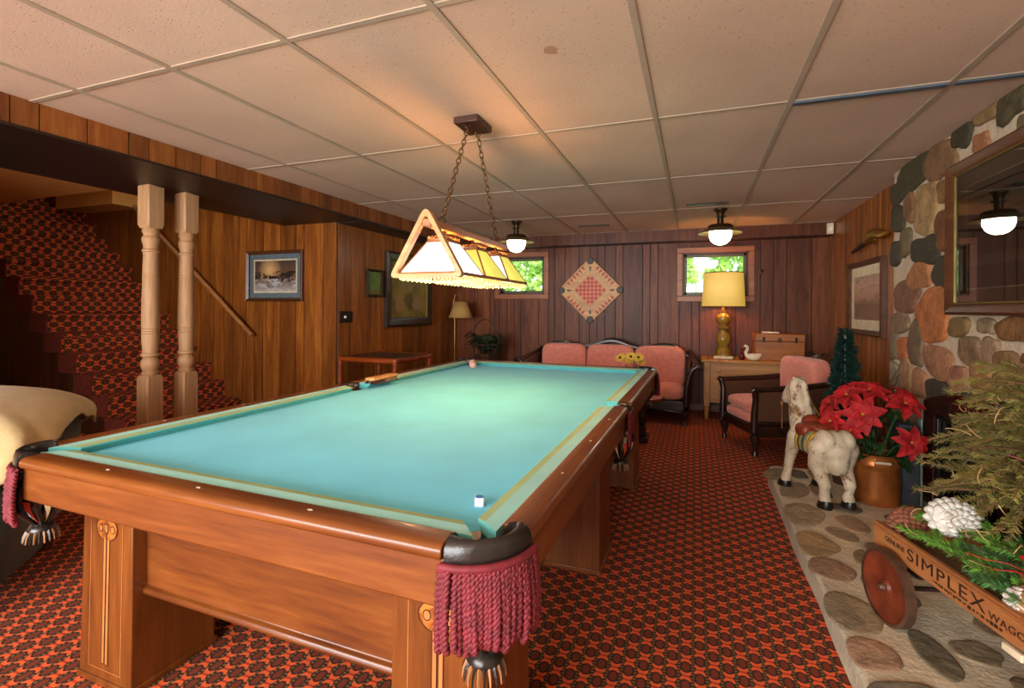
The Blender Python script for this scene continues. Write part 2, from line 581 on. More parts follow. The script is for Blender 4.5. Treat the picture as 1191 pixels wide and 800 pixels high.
# bulkhead beam with boarded face, soffits
b = MB(); b.sm = False
b.tone = 0.5
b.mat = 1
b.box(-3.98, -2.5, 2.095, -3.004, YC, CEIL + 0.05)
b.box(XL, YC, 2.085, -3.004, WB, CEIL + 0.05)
b.mat = 0
y = -2.5; r = random.Random(21)
while y < WB - 0.26:
    wd = r.choice((0.11, 0.16, 0.2)); y1 = min(y + wd, WB - 0.25)
    b.tone = r.random()
    b.box(-3.004, y, 2.10, -2.990, y1 - 0.006, CEIL)
    y = y1
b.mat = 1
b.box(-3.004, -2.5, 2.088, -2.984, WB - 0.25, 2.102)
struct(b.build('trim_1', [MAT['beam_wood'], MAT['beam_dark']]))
b = MB(); b.sm = False
b.mat = 1
b.box(-3.0, WB - 0.245, 2.095, XR, WB, CEIL + 0.02)
b.mat = 0
x = -2.98; r = random.Random(22)
while x < XR:
    wd = r.choice((0.2, 0.26, 0.32)); x1 = min(x + wd, XR)
    b.tone = r.random() * 0.7
    b.box(x, WB - 0.258, 2.10, x1 - 0.005, WB - 0.245, CEIL)
    x = x1
struct(b.build('trim_2', [MAT['panel_back'], MAT['dark_trim']]))
# baseboards
struct(MB().box(-3.3, WB - 0.014, 0, XR, WB, 0.085).build('baseboard_back', MAT['baseboard'], bevel=0.004))
struct(MB().box(XL, YC, 0, XL + 0.014, WB, 0.085).build('baseboard_left', MAT['baseboard'], bevel=0.004))
# corner trim where the stair wall meets the left wall
# drywall drop inside the stairwell
struct(MB().box(-7.25, 3.62, 2.42, -6.2, YC, 2.80).build('trim_3', MAT['plaster']))

# ------------------------------------------------------------------ windows
def window(name, u0, u1, z0, z1):
    x0, x1 = XL + u0, XL + u1
    f = MB()
    t = 0.068
    for (a, b_, c_, d) in ((x0 - t, x1 + t, z1, z1 + t), (x0 - t, x1 + t, z0 - t, z0), (x0 - t, x0, z0, z1), (x1, x1 + t, z0, z1)):
        f.box(a, WB - 0.018, c_, b_, WB + 0.004, d)
    root = struct(f.build(name, MAT['win_trim'], bevel=0.005))
    j = MB(); d0, d1 = WB + 0.004, WB + 0.119
    for (a, b_, c_, d) in ((x0, x1, z1 - 0.014, z1), (x0, x1, z0, z0 + 0.014), (x0, x0 + 0.014, z0, z1), (x1 - 0.014, x1, z0, z1)):
        j.box(a, d0, c_, b_, d1, d)
    j.build('window_jamb', MAT['dark_trim'], root)
    s = MB(); q = 0.036
    X0, X1, Z0, Z1 = x0 + 0.014, x1 - 0.014, z0 + 0.014, z1 - 0.014
    for (a, b_, c_, d) in ((X0, X1, Z1 - q, Z1), (X0, X1, Z0, Z0 + q), (X0, X0 + q, Z0, Z1), (X1 - q, X1, Z0, Z1)):
        s.box(a, WB + 0.06, c_, b_, WB + 0.10, d)
    s.build('sash', MAT['olive_frame'], root, bevel=0.004)
    MB().box(X0 + q - 0.004, WB + 0.078, Z0 + q - 0.004, X1 - q + 0.004, WB + 0.082, Z1 - q + 0.004).build('pane', MAT['glass'], root)
    k = MB(); cx = (x0 + x1) / 2 + 0.05
    k.tube([(cx - 0.02, WB + 0.055, Z0 + 0.012), (cx, WB + 0.045, Z0 + 0.03), (cx + 0.02, WB + 0.04, Z0 + 0.045), (cx + 0.012, WB + 0.04, Z0 + 0.075)], 0.006, 6)
    k.build('window_crank', MAT['black'], root)
    return root
MAT['olive_frame'] = plain('painted_sash', '4a3f1e', 0.4)
window('window_1', *W1)
window('window_2', *W2)

# ------------------------------------------------------------------ outdoors: lawn and shrubs past the little windows
MAT['lawn'] = plain('sunlit_lawn', 'c4d898', 0.9, 0, 0.2, 6)
MAT['leaf_out'] = plain('sunlit_leaves', 'a5cf62', 0.6, 0, 0.35, 7)
gl = MB().box(-14, 6.75, 0.9, 14, 22, 1.0).build('ground_outside', MAT['lawn']); struct(gl)
def shrub(x, y, rx, rz, n, seed, label):
    r = random.Random(seed); q = MB()
    for i in range(n):
        a = r.uniform(0, 2 * pi); e = r.uniform(-0.3, 1.0); rad = r.uniform(0.75, 1.0)
        p = Vector((rx * rad * cos(a) * sqrt(max(0, 1 - e * e * 0.8)), rx * 0.7 * rad * sin(a) * sqrt(max(0, 1 - e * e * 0.8)), rz * (0.5 + 0.5 * e)))
        d = Vector((r.uniform(-1, 1), r.uniform(-1, 1), r.uniform(-1, 1))).normalized(); s = d.orthogonal().normalized()
        L = r.uniform(0.08, 0.17)
        q.add([p - s * L * 0.35, p + d * L, p + s * L * 0.35, p - d * L * 0.6], [(0, 1, 2, 3)])
    q.tube([(0, 0, 0), (0, 0, rz * 0.6)], 0.04, 6)
    o = q.build('garden_shrub', MAT['leaf_out'], loc=(x, y, 1.0))
    return tag(o, label, 'shrub', 'shrubs outside the windows')
shrub(-3.0, 8.6, 1.0, 1.4, 1500, 1, 'sunlit green shrub outside the left small window')
shrub(-0.72, 9.2, 0.75, 1.5, 1500, 2, 'sunlit green shrub outside the right window, on its left half')
shrub(0.95, 10.2, 0.8, 1.7, 1500, 3, 'sunlit green shrub outside the right window, behind the lamp shade')
sun = light('sun', 'SUN', (0, 12, 6), 3.0, (1.0, 0.95, 0.85)); sun.rotation_euler = (radians(35), radians(10), 0); sun.data.angle = 0.02

# ------------------------------------------------------------------ stone chimney wall
SX = 1.335
WS = [(3.214,2.186,0.197,0.153,'37301e'),(2.97,2.21,0.223,0.107,'785f3c'),(2.779,2.167,0.203,0.137,'463e28'),(3.466,2.105,0.365,0.197,'735537'),(3.811,2.143,0.427,0.22,'3e3a20'),(4.066,2.063,0.324,0.136,'3e3723'),(3.62,1.87,0.308,0.3,'967a50'),(3.401,1.923,0.184,0.125,'7d5f37'),(3.398,1.707,0.184,0.231,'6e4123'),(4.063,1.886,0.262,0.165,'3c3723'),(3.875,1.92,0.138,0.179,'785537'),(3.64,1.62,0.36,0.166,'343020'),(4.106,1.649,0.205,0.155,'373223'),(3.724,1.469,0.303,0.16,'96643c'),(3.385,1.466,0.284,0.191,'3a3422'),(3.922,1.346,0.384,0.192,'73503a'),(3.542,1.231,0.395,0.312,'a56437'),(4.022,1.174,0.271,0.14,'78644b'),(3.756,1.052,0.206,0.28,'695541'),(4.128,1.016,0.191,0.192,'786955'),(3.96,0.999,0.16,0.16,'a55f37'),(3.467,0.962,0.322,0.186,'96694b'),(4.125,0.813,0.207,0.167,'827662'),(3.915,0.838,0.184,0.225,'967350'),(3.702,0.806,0.199,0.169,'966c4e'),(3.114,1.053,0.217,0.13,'735c41'),(2.929,1.067,0.129,0.121,'8c7358'),(3.238,1.17,0.201,0.1,'6e5832'),(2.738,1.175,0.282,0.104,'78522a'),(3.017,0.94,0.154,0.15,'8c6441'),(3.243,0.898,0.165,0.127,'91644b'),(2.799,0.99,0.207,0.16,'785c3c'),(3.47,0.794,0.279,0.127,'3a3226'),(2.66,1.056,0.068,0.043,'644628')]
HS = [([(0.485,3.241),(0.606,3.329),(0.696,3.225),(0.666,3.086),(0.581,2.959),(0.503,2.955),(0.474,3.083)],'7d6e55'),([(0.719,3.16),(0.825,3.219),(0.872,3.049),(0.828,2.969),(0.762,2.975),(0.717,3.071)],'826c55'),([(0.63,2.971),(0.691,3.011),(0.774,2.933),(0.764,2.856),(0.701,2.817),(0.651,2.886)],'73624b'),([(0.488,2.869),(0.579,2.919),(0.666,2.762),(0.641,2.699),(0.536,2.594),(0.482,2.612),(0.479,2.745)],'826c4b'),([(0.499,2.593),(0.575,2.635),(0.664,2.549),(0.655,2.479),(0.597,2.398),(0.51,2.423),(0.47,2.462)],'785f4b'),([(0.692,2.719),(0.767,2.788),(0.731,2.622),(0.682,2.603)],'6e5f46'),([(0.492,2.293),(0.563,2.33),(0.665,2.233),(0.63,2.077),(0.545,2.03),(0.484,2.066),(0.467,2.157)],'6e624b'),([(0.49,1.995),(0.545,2.03),(0.627,2.006),(0.639,1.932),(0.613,1.874),(0.514,1.836),(0.482,1.872)],'806650'),([(0.722,2.15),(0.763,2.128),(0.791,2.068),(0.808,1.949),(0.767,1.887),(0.727,1.883),(0.699,1.968),(0.695,2.059)],'554e3c'),([(0.493,1.782),(0.569,1.817),(0.695,1.849),(0.66,1.724),(0.462,1.648)],'5f584b'),([(0.469,3.901),(0.59,4.01),(0.617,3.815),(0.486,3.655),(0.442,3.746)],'6e624b'),([(0.526,3.62),(0.663,3.725),(0.694,3.54),(0.6,3.369),(0.49,3.37)],'736450')]

WS = [(a * 1.023, 1.25 + (b_ - 1.25) * 1.023, c_ * 1.023, d * 1.023, e) for a, b_, c_, d, e in WS]


def blob_poly(cy, cz, wy, wz, r, n=12, p=2.6):
    out = []; ph = r.uniform(0, 6.28); amp = [r.uniform(-0.10, 0.10) for _ in range(4)]; tilt = r.uniform(-0.25, 0.25)
    for i in range(n * 2):
        a = 2 * pi * i / (n * 2)
        q = (abs(cos(a)) ** p + abs(sin(a)) ** p) ** (-1 / p)
        k = 1 + sum(amp[j] * cos((j + 2) * a + ph * (j + 1)) for j in range(4)) * 0.8
        x, z = q * cos(a) * k, q * sin(a) * k
        out.append((cy + wy / 2 * (x + tilt * z * 0.5), cz + wz / 2 * z))
    return out


def chaikin(p, k=2):
    for _ in range(k):
        q = []
        for i in range(len(p)):
            a, b_ = p[i], p[(i + 1) % len(p)]
            q += [(a[0] * 0.75 + b_[0] * 0.25, a[1] * 0.75 + b_[1] * 0.25), (a[0] * 0.25 + b_[0] * 0.75, a[1] * 0.25 + b_[1] * 0.75)]
        p = q
    return p


def stone(mb, poly, to3, h, col, seed):
    cy = sum(p[0] for p in poly) / len(poly); cz = sum(p[1] for p in poly) / len(poly)
    rings = []
    for sc_, hh in ((1.03, -0.02), (1.0, 0.45), (0.97, 0.78), (0.91, 0.95), (0.70, 1.0), (0.35, 1.04), (0.05, 1.05)):
        ring = []
        for p in poly:
            y_, z_ = cy + (p[0] - cy) * sc_, cz + (p[1] - cz) * sc_
            nz = noise.noise(Vector((y_ * 9 + seed, z_ * 9, seed * 1.7))) * 0.35
            ring.append(to3(y_, z_, h * hh * (1 + nz) if hh > 0 else h * hh))
        rings.append(ring)
    mb.col = col
    mb.loft(rings)


def in_fire(y_, z_):
    return 2.33 < y_ < 3.71 and z_ < 0.86


r = random.Random(4)
sb = MB(); placed = []
for (cy, cz, wy, wz, h) in WS:
    stone(sb, blob_poly(cy, cz, wy * 1.05, wz * 1.05, r, p=3.0), lambda a, b_, k: (SX - k, min(a, 4.262), min(b_, CEIL - 0.002)), 0.020, lin(h), r.random() * 50)
    placed.append((cy, cz, wy / 2, wz / 2))
pal = ['6e5a40', '8c7050', '4a4230', '96704a', '7d6a50', '5f5238', 'a07850', '8a5a3a']
for k in range(5000):
    cy, cz = r.uniform(0.9, 4.22), r.uniform(0.14, 2.22)
    wy, wz = (r.uniform(0.14, 0.34), r.uniform(0.14, 0.30)) if k < 2500 else (r.uniform(0.07, 0.15), r.uniform(0.07, 0.15))
    if in_fire(cy - wy / 2, cz - wz / 2) or in_fire(cy + wy / 2, cz - wz / 2) or in_fire(cy, cz - wz / 2) or cy + wy / 2 > 4.27 or cz + wz / 2 > 2.24:
        continue
    if any(abs(cy - a) < (wy / 2 + c_) * 0.93 + 0.01 and abs(cz - b_) < (wz / 2 + d) * 0.93 + 0.01 for a, b_, c_, d in placed):
        continue
    placed.append((cy, cz, wy / 2, wz / 2))
    stone(sb, blob_poly(cy, cz, wy * 1.05, wz * 1.05, r, p=3.0), lambda a, b_, q: (SX - q, min(a, 4.262), min(b_, CEIL - 0.002)), 0.020, lin(r.choice(pal)), r.random() * 50)
# end stones wrapped round the corner of the chimney
mw = MB(); mw.sm = False
AR = [(2.38 + 1.28 * i / 24, 0.70 + 0.145 * sin(pi * i / 24) ** 0.8) for i in range(25)]
mw.box(SX, 0.6, 0, XR, 2.38, CEIL); mw.box(SX, 3.66, 0, XR, 4.255, CEIL)
for (ya, za), (yb, zb) in zip(AR, AR[1:]):
    mw.prism([(ya, za), (yb, zb), (yb, CEIL), (ya, CEIL)], 'x', SX, XR)
mw.box(XR - 0.02, 2.38, 0.1, XR, 3.66, 0.9)
wf = struct(mw.build('wall_fireplace', MAT['mortar']))
st = sb.build('stones', MAT['stone'], wf, angle=80)

# ------------------------------------------------------------------ raised hearth
HZ = 0.115
h = MB(); h.sm = False
outl = [(0.49 + 0.012 * noise.noise(Vector((y_ * 2.3, 0.3, 1))), y_) for y_ in [-1.2 + 0.1 * i for i in range(52)]] + [(0.515, 4.02), (0.56, 4.045), (SX, 4.06), (SX, -1.2)]
h.prism(outl, 'z', 0, HZ)
hearth = struct(h.build('hearth', MAT['hearth_mortar'], bevel=0.012))
hb = MB(); placed = []
for poly, hx_ in HS:
    stone(hb, chaikin(poly), lambda a, b_, q: (a, b_, HZ + q), 0.006, tuple(min(1, t * 1.25) for t in lin(hx_)), r.random() * 50)
    xs = [p[0] for p in poly]; ys = [p[1] for p in poly]
    placed.append(((min(xs) + max(xs)) / 2, (min(ys) + max(ys)) / 2, (max(xs) - min(xs)) / 2, (max(ys) - min(ys)) / 2))
for k in range(4000):
    wx, wy = r.uniform(0.10, 0.24), r.uniform(0.12, 0.26)
    cx, cy = r.uniform(0.56, 1.24), r.uniform(-1.0, 3.98)
    if any(abs(cx - a) < (wx / 2 + c_) * 0.9 + 0.01 and abs(cy - b_) < (wy / 2 + d) * 0.9 + 0.01 for a, b_, c_, d in placed) or cx - wx / 2 < 0.5 or cx + wx / 2 > 1.28 or cy + wy / 2 > 4.02:
        continue
    placed.append((cx, cy, wx / 2, wy / 2))
    stone(hb, blob_poly(cx, cy, wx, wy, r), lambda a, b_, q: (a, b_, HZ + q), 0.006, lin(r.choice(['7d6e55', '6e624b', '78644b', '5f584b'])), r.random() * 50)
hb.build('hearth_stones', MAT['stone'], hearth, angle=80)

# ------------------------------------------------------------------ stairs rising to the left
MAT['stair_side'] = plain('stair_carpet_edge', '6a240e', 0.95, 0, 0.35, 60)
s = MB(); s.sm = False
RISE, RUN, X0S, Z0S = 0.18, 0.2215, -4.56, 0.278
def step(k, x_front, x_back, ztop):
    z_ = ztop
    prof = [(x_front - 0.025, ztop - RISE + 0.002), (x_front - 0.025, ztop - 0.045), (x_front - 0.004, ztop - 0.038), (x_front, ztop - 0.02), (x_front - 0.006, ztop - 0.004), (x_front - 0.02, ztop), (x_back, ztop), (x_back, ztop - RISE + 0.002)]
    s.mat = 0; s.prism(prof[::-1], 'y', 2.785, YC)
    s.mat = 1; s.prism(prof[::-1], 'y', 2.772, 2.785)
s.prism([(-4.55, 0), (-4.55, 0.08), (-4.56, 0.10), (-5.2, 0.10), (-5.2, 0)], 'y', 2.775, YC)
for k in range(14):
    step(k, X0S - RUN * k, X0S - RUN * (k + 1) - 0.05, Z0S + RISE * k)
s.box(X0S - RUN * 14 - 1.2, 2.775, Z0S + RISE * 13 - 0.10, X0S - RUN * 14, YC, Z0S + RISE * 13)
struct(s.build('stairs', [MAT['carpet_stair'], MAT['stair_side']], angle=50))
u = MB(); u.sm = False; r = random.Random(33)
for k in range(14):
    for q in range(2):
        xa = X0S - 0.06 - RUN * k - RUN * q / 2
        u.tone = r.random()
        u.box(xa - RUN / 2, 2.80, 0, xa - 0.004, 2.92, Z0S + RISE * k - RISE + 0.01)
        u.tone = 0.0
        u.box(xa - 0.004, 2.806, 0, xa, 2.92, Z0S + RISE * k - RISE + 0.01)
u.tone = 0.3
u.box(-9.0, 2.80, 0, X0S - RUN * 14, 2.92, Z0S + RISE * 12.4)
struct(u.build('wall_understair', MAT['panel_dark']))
# ================================================================== POOL TABLE
MAT['mahog'] = wood('mahogany_rail', '4c220a', '6e3a12', '8a5222', 'x', 0.36, 0.8, coat=0.12)
MAT['mahog_y'] = wood('mahogany_rail_long', '4c220a', '6e3a12', '8a5222', 'y', 0.36, 0.8, coat=0.12)
MAT['mahog_z'] = wood('mahogany_leg', '502608', '6c3a12', '824c1e', 'z', 0.33, 0.8, coat=0.2)
MAT['cloth'] = plain('turquoise_baize', '60d2f4', 0.9, 0, 0.05, 3, 0.15, 400, sheen=0.1)
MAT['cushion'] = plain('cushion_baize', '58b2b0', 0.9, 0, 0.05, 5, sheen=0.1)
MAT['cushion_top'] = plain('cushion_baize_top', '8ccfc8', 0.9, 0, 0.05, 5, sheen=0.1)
MAT['cushion_worn'] = plain('worn_cushion_edge', '9db884', 0.9, 0, 0.06, 8)
MAT['leather'] = plain('black_leather', '1d1917', 0.32, 0, 0.2, 25, 0.2, 120)
MAT['fringe'] = plain('maroon_fringe', '6a1622', 0.7, 0, 0.2, 40)
MAT['inlay_dark'] = plain('dark_inlay', '3e1807', 0.35)
MAT['inlay_light'] = plain('light_inlay', 'ac6c3a', 0.35)
MAT['pearl'] = plain('pearl_inlay', 'e8dcc4', 0.2)
MAT['net_cream'] = plain('cream_pocket_leather', 'd9c79a', 0.6)
MAT['net_red'] = plain('red_pocket_leather', 'b03a1e', 0.6)
MAT['rawhide'] = plain('tan_leather', '8a6038', 0.6)

TX, TY = -1.1067, 2.340
HX, HY = 0.8277, 1.524
WX, WY = HX - 0.066, HY - 0.066     # wood / cloth boundary
NX, NY = 0.698, 1.396              # cushion noses
RT = 0.811                          # rail top
BED = 0.776
AP0, AP1 = 0.683, 0.782              # apron
table = empty('pool_table', (TX, TY, 0), 'large wooden pool table with turquoise cloth and maroon pocket fringe', 'pool table', -0.0166)
MB().box(-HX + 0.036, -HY + 0.036, BED - 0.04, HX - 0.036, HY - 0.036, BED).build('bed_cloth', MAT['cloth'], table)

# rails of polished wood: profile swept along each side, six lengths
def rail(name, along, a0, a1, side, mat):
    prof = [(0.0, BED - 0.01), (0.0, RT - 0.003), (0.004, RT), (0.050, RT), (0.060, RT - 0.003), (0.066, RT - 0.010), (0.067, RT - 0.022), (0.063, RT - 0.029), (0.048, RT - 0.032), (0.048, BED - 0.01)]
    mb = MB()
    if along == 'x':
        P = [(side * (WY + d), z) for d, z in prof]
        mb.prism(P if side < 0 else P[::-1], 'x', a0, a1)
    else:
        P = [(side * (WX + d), z) for d, z in prof]
        mb.prism(P if side > 0 else P[::-1], 'y', a0, a1)
    return mb.build(name, mat, table, bevel=0.003, angle=50)

CE, SE = 0.134, 0.062      # corner and side openings
for sd in (-1, 1):
    rail('end_rail', 'x', -HX + CE, HX - CE, sd, MAT['mahog'])
    for q in (-1, 1):
        a, b_ = sorted((q * SE, q * (HY - CE)))
        rail('side_rail', 'y', a, b_, sd, MAT['mahog_y'])

# cushions: light top, worn nose edge, undercut face
def cushion(along, a0, a1, side, e0, e1):
    mb = MB()
    prof = [(0.0, BED), (0.0, RT - 0.004), (0.040, RT - 0.005), (0.064, RT - 0.009), (0.066, RT - 0.014), (0.050, BED + 0.002), (0.05, BED)]
    def pt(d, t, z):
        s0 = a0 + (a1 - a0) * t + (e0 * d / 0.066 if t == 0 else -e1 * d / 0.066)
        return (s0, side * (WY - d), z) if along == 'x' else (side * (WX - d), s0, z)
    R0 = [pt(d, 0, z) for d, z in prof]; R1 = [pt(d, 1, z) for d, z in prof]
    n = len(prof)
    for i in range(n):
        j = (i + 1) % n
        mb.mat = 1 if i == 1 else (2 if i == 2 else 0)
        mb.add([R0[i], R0[j], R1[j], R1[i]], [(0, 1, 2, 3)])
    mb.mat = 0
    mb.add(R0, [tuple(range(n))]); mb.add(R1, [tuple(range(n))[::-1]])
    mb.build('cushion', [MAT['cushion'], MAT['cushion_top'], MAT['cushion_worn']], table, angle=20)

for sd in (-1, 1):
    cushion('x', -WX + 0.035, WX - 0.035, sd, 0.055, 0.055)
    cushion('y', -WY + 0.035, -0.060, sd, 0.055, 0.02)
    cushion('y', 0.060, WY - 0.035, sd, 0.02, 0.055)

# aprons
for sd in (-1, 1):
    MB().box(-HX + 0.118, sd * (HY - 0.015), AP0, HX - 0.118, sd * (HY - 0.05), AP1).build('end_apron', MAT['mahog'], table, bevel=0.006)
    MB().box(sd * (HX - 0.015), -HY + 0.118, AP0, sd * (HX - 0.05), HY - 0.118, AP1).build('side_apron', MAT['mahog_y'], table, bevel=0.006)

# sights
def sight(x, y, along):
    L, Wd = (0.0075, 0.0038)
    a, b_ = (L, Wd) if along == 'x' else (Wd, L)
    MB().prism([(x - a, y), (x, y - b_), (x + a, y), (x, y + b_)], 'z', RT - 0.001, RT + 0.0006).build('sight', MAT['pearl'], table)
for sd in (-1, 1):
    for k in (-1, 0, 1):
        sight(k * 0.349, sd * (WY + 0.030), 'x')
    for k in (-3, -2, -1, 1, 2, 3):
        sight(sd * (WX + 0.032), k * 0.349, 'y')

# legs: tapered boxes with inlay on the faces that look out along the table
def leg(cx, cy, front):
    mb = MB()
    wb, wt, db, dt = 0.135, 0.125, 0.145, 0.135
    z0, z1 = 0.012, AP0 + 0.05
    R = lambda hw, hd, z: [(cx - hw, cy - hd, z), (cx + hw, cy - hd, z), (cx + hw, cy + hd, z), (cx - hw, cy + hd, z)]
    mb.sm = False
    mb.loft([R(wb, db, z0), R(wt, dt, z1)])
    lo = mb.build('leg', MAT['mahog_z'], table, bevel=0.004)
    MB().box(cx - wb - 0.006, cy - db - 0.006, 0.0, cx + wb + 0.006, cy + db + 0.006, 0.022).build('foot_plinth', MAT['mahog_z'], lo, bevel=0.003)
    if front:
        def fy(z):   # front face
            return cy - db + (db - dt) * (z - z0) / (z1 - z0) - 0.0012
        m = MB(); m.sm = False
        def strip(x0, z0_, x1, z1_, mat, out=0.0):
            m.mat = mat
            m.add([(x0, fy(z0_) - out, z0_), (x1, fy(z0_) - out, z0_), (x1, fy(z1_) - out, z1_), (x0, fy(z1_) - out, z1_)], [(0, 1, 2, 3)])
        zc = 0.515
        strip(cx - 0.017, 0.07, cx + 0.017, zc, 0)
        strip(cx - 0.014, 0.073, cx + 0.014, zc, 1, 0.0003)
        strip(cx - 0.0035, 0.073, cx + 0.0035, zc, 0, 0.0006)
        for rad, mt, o in ((0.056, 0, 0.0), (0.052, 2, 0.0004)):
            for sgn in (-1, 1):
                m.mat = mt
                P = [(cx, fy(zc + rad * 0.55) - o, zc + rad * 0.55)]
                for i in range(13):
                    a = pi * 0.18 + pi * 1.32 * i / 12
                    x, z = cx + sgn * rad * sin(a), zc + rad * 0.72 * cos(a)
                    P.append((x, fy(z) - o, z))
                m.add(P, [tuple(range(len(P)))])
        for sgn in (-1, 1):
            for rad, mt, o in ((0.014, 0, 0.0009), (0.011, 1, 0.0012)):
                m.mat = mt
                P = [(cx + sgn * 0.030 + rad * 0.8 * cos(2 * pi * i / 14), fy(zc + rad * sin(2 * pi * i / 14)) - o, zc + rad * sin(2 * pi * i / 14)) for i in range(14)]
                m.add(P, [tuple(range(14))])
        strip(cx - 0.009, zc - 0.014, cx + 0.009, zc + 0.016, 0, 0.0014)
        strip(cx - 0.006, zc - 0.011, cx + 0.006, zc + 0.013, 1, 0.0018)
        for sgn in (-1, 1):
            strip(cx + sgn * 0.082 - 0.0012, 0.05, cx + sgn * 0.082 + 0.0012, 0.69, 1, 0.0002)
        strip(cx - 0.082, 0.05, cx + 0.082, 0.052, 1, 0.0002)
        m.build('leg_inlay', [MAT['inlay_dark'], MAT['inlay_light'], MAT['medallion']], lo)
    return lo
MAT['medallion'] = plain('medallion_inlay', 'b0682c', 0.3)
for cx in (-0.69, 0.56):
    for i, cy in enumerate((-1.160, 0.12, 1.32)):
        leg(cx, cy, i == 0)
# cross panels between the legs
for cy in (-1.235, 1.26):
    pr = [(cy - 0.018, 0.335), (cy - 0.030, 0.330), (cy - 0.034, 0.318), (cy - 0.028, 0.308), (cy, 0.302), (cy + 0.018, 0.308), (cy + 0.018, AP0 + 0.05), (cy - 0.018, AP0 + 0.05)]
    MB().prism(pr, 'x', -0.565, 0.44).build('cross_panel', MAT['mahog'], table, bevel=0.003, angle=50)

# pockets
def pocket_corner(sx, sy, full):
    mb = MB(); rings = []
    R = 0.132
    ox, oy = HX - R, HY - R
    N = 22
    for i in range(N + 1):
        t = i / N
        a = pi / 2 * t                         # 0: on the long side, 1: on the end
        O = Vector((ox + R * cos(a) * 1.005, oy + R * sin(a) * 1.005))
        b_ = radians(-58) + radians(206) * t
        I = Vector((ox + 0.040 + 0.058 * cos(b_), oy + 0.040 + 0.058 * sin(b_)))
        if i == 0:
            O = Vector((HX, oy + 0.004)); I = Vector((WX + 0.006, oy + 0.004))
        if i == N:
            O = Vector((ox + 0.004, HY)); I = Vector((ox + 0.004, WY + 0.006))
        ring = []
        for q, z in ((1.0, AP1 - 0.012), (1.015, RT - 0.022), (0.97, RT - 0.004), (0.80, RT + 0.009), (0.5, RT + 0.012), (0.2, RT + 0.006), (0.03, RT - 0.008), (0.0, BED - 0.02)):
            p = I + (O - I) * q
            ring.append((sx * p.x, sy * p.y, z))
        rings.append(ring)
    if sx * sy < 0:
        rings = rings[::-1]
    lo = mb.loft(rings).build('pocket_leather', MAT['leather'], table, angle=70)
    MB().lathe([(0.066, 0), (0.066, 0.001)], 24, (sx * (HX - 0.094), sy * (HY - 0.094), BED + 0.0002)).build('pocket_hole', MAT['black'], table)
    # fringe of twisted cords below the leather
    fr = MB(); r = random.Random(int(10 + sx * 3 + sy)); n = 28 if full else 18
    for i in range(n + 1):
        t = i / n; a = pi / 2 * t
        e = 0.045
        O = Vector((ox + (R + 0.004) * cos(a), oy + (R + 0.004) * sin(a)))
        if t < 0.12:
            O = Vector((HX + 0.004, oy + 0.0 + (t / 0.12) * 0.018))
        if t > 0.88:
            O = Vector((ox + (1 - t) / 0.12 * 0.018, HY + 0.004))
        L = 0.150 + r.uniform(-0.008, 0.008); dx, dy = r.uniform(-0.006, 0.006), r.uniform(-0.006, 0.006)
        ph = r.uniform(0, 6.28); turns = 7.5
        out = Vector((cos(a), sin(a)))
        for sgn in (0, pi):
            pts = []
            for k in range(25):
                u = k / 24; q = ph + sgn + 2 * pi * turns * u
                rr = 0.0042
                x, y = O.x + dx * u + out.x * 0.008 * sin(u * 2.5) + rr * cos(q), O.y + dy * u + out.y * 0.008 * sin(u * 2.5) + rr * sin(q)
                pts.append((sx * x, sy * y, AP1 - 0.004 - L * u))
            fr.tube(pts, 0.0046, 5)
        fr.ell((sx * (O.x + dx), sy * (O.y + dy), AP1 - 0.006 - L), (0.0085, 0.0085, 0.009), 6, 4)
    # woven gimp band on top of the cords
    band = []
    for i in range(25):
        a = pi / 2 * i / 24
        band.append((sx * (ox + (R + 0.006) * cos(a)), sy * (oy + (R + 0.006) * sin(a)), AP1 - 0.006))
    fr.tube(band, 0.008, 6)
    fr.build('fringe', MAT['fringe'], table, angle=80)
    basket(sx * (HX - 0.080), sy * (HY - 0.080), 0.0)

def basket(cx, cy, dz):
    m = MB(); n = 8; zt, zb = 0.72 + dz, 0.585 + dz
    for i in range(n):
        a = 2 * pi * i / n
        pts = []
        for k in range(9):
            u = k / 8; rr = 0.048 + 0.020 * sin(u * pi) - 0.032 * u ** 2
            aa = a + 0.35 * u
            pts.append((cx + rr * cos(aa), cy + rr * sin(aa), zt + (zb - zt) * u))
        m.mat = 0
        m.tube(pts, 0.0065, 5)
        m.mat = 1 if i % 2 else 2
        quad = []
        for k in range(3, 9):
            u = k / 8; rr = 0.046 + 0.020 * sin(u * pi) - 0.032 * u ** 2
            hw = (0.26 - 0.03 * k) * 0.9
            for sg in (-1, 1):
                quad.append((cx + rr * cos(a + 0.39 + 0.35 * u + sg * hw), cy + rr * sin(a + 0.39 + 0.35 * u + sg * hw), zt + (zb - zt) * u))
        m.add(quad, [(2 * k, 2 * k + 1, 2 * k + 3, 2 * k + 2) for k in range(5)])
    m.mat = 0
    m.lathe([(0.010, 0.012), (0.016, 0.006), (0.028, -0.004), (0.036, -0.016), (0.034, -0.022), (0.014, -0.012)], 18, (cx, cy, zb))
    for i in range(22):
        a = 2 * pi * i / 22
        m.mat = 3 if i % 2 else 0
        m.tube([(cx + 0.033 * cos(a), cy + 0.033 * sin(a), zb - 0.018), (cx + 0.040 * cos(a), cy + 0.040 * sin(a), zb - 0.032), (cx + 0.043 * cos(a), cy + 0.043 * sin(a), zb - 0.050)], [0.004, 0.003, 0.002], 4)
    m.build('pocket_basket', [MAT['leather'], MAT['net_cream'], MAT['net_red'], MAT['rawhide']], table, angle=60)

for sx in (-1, 1):
    for sy in (-1, 1):
        pocket_corner(sx, sy, sy < 0)
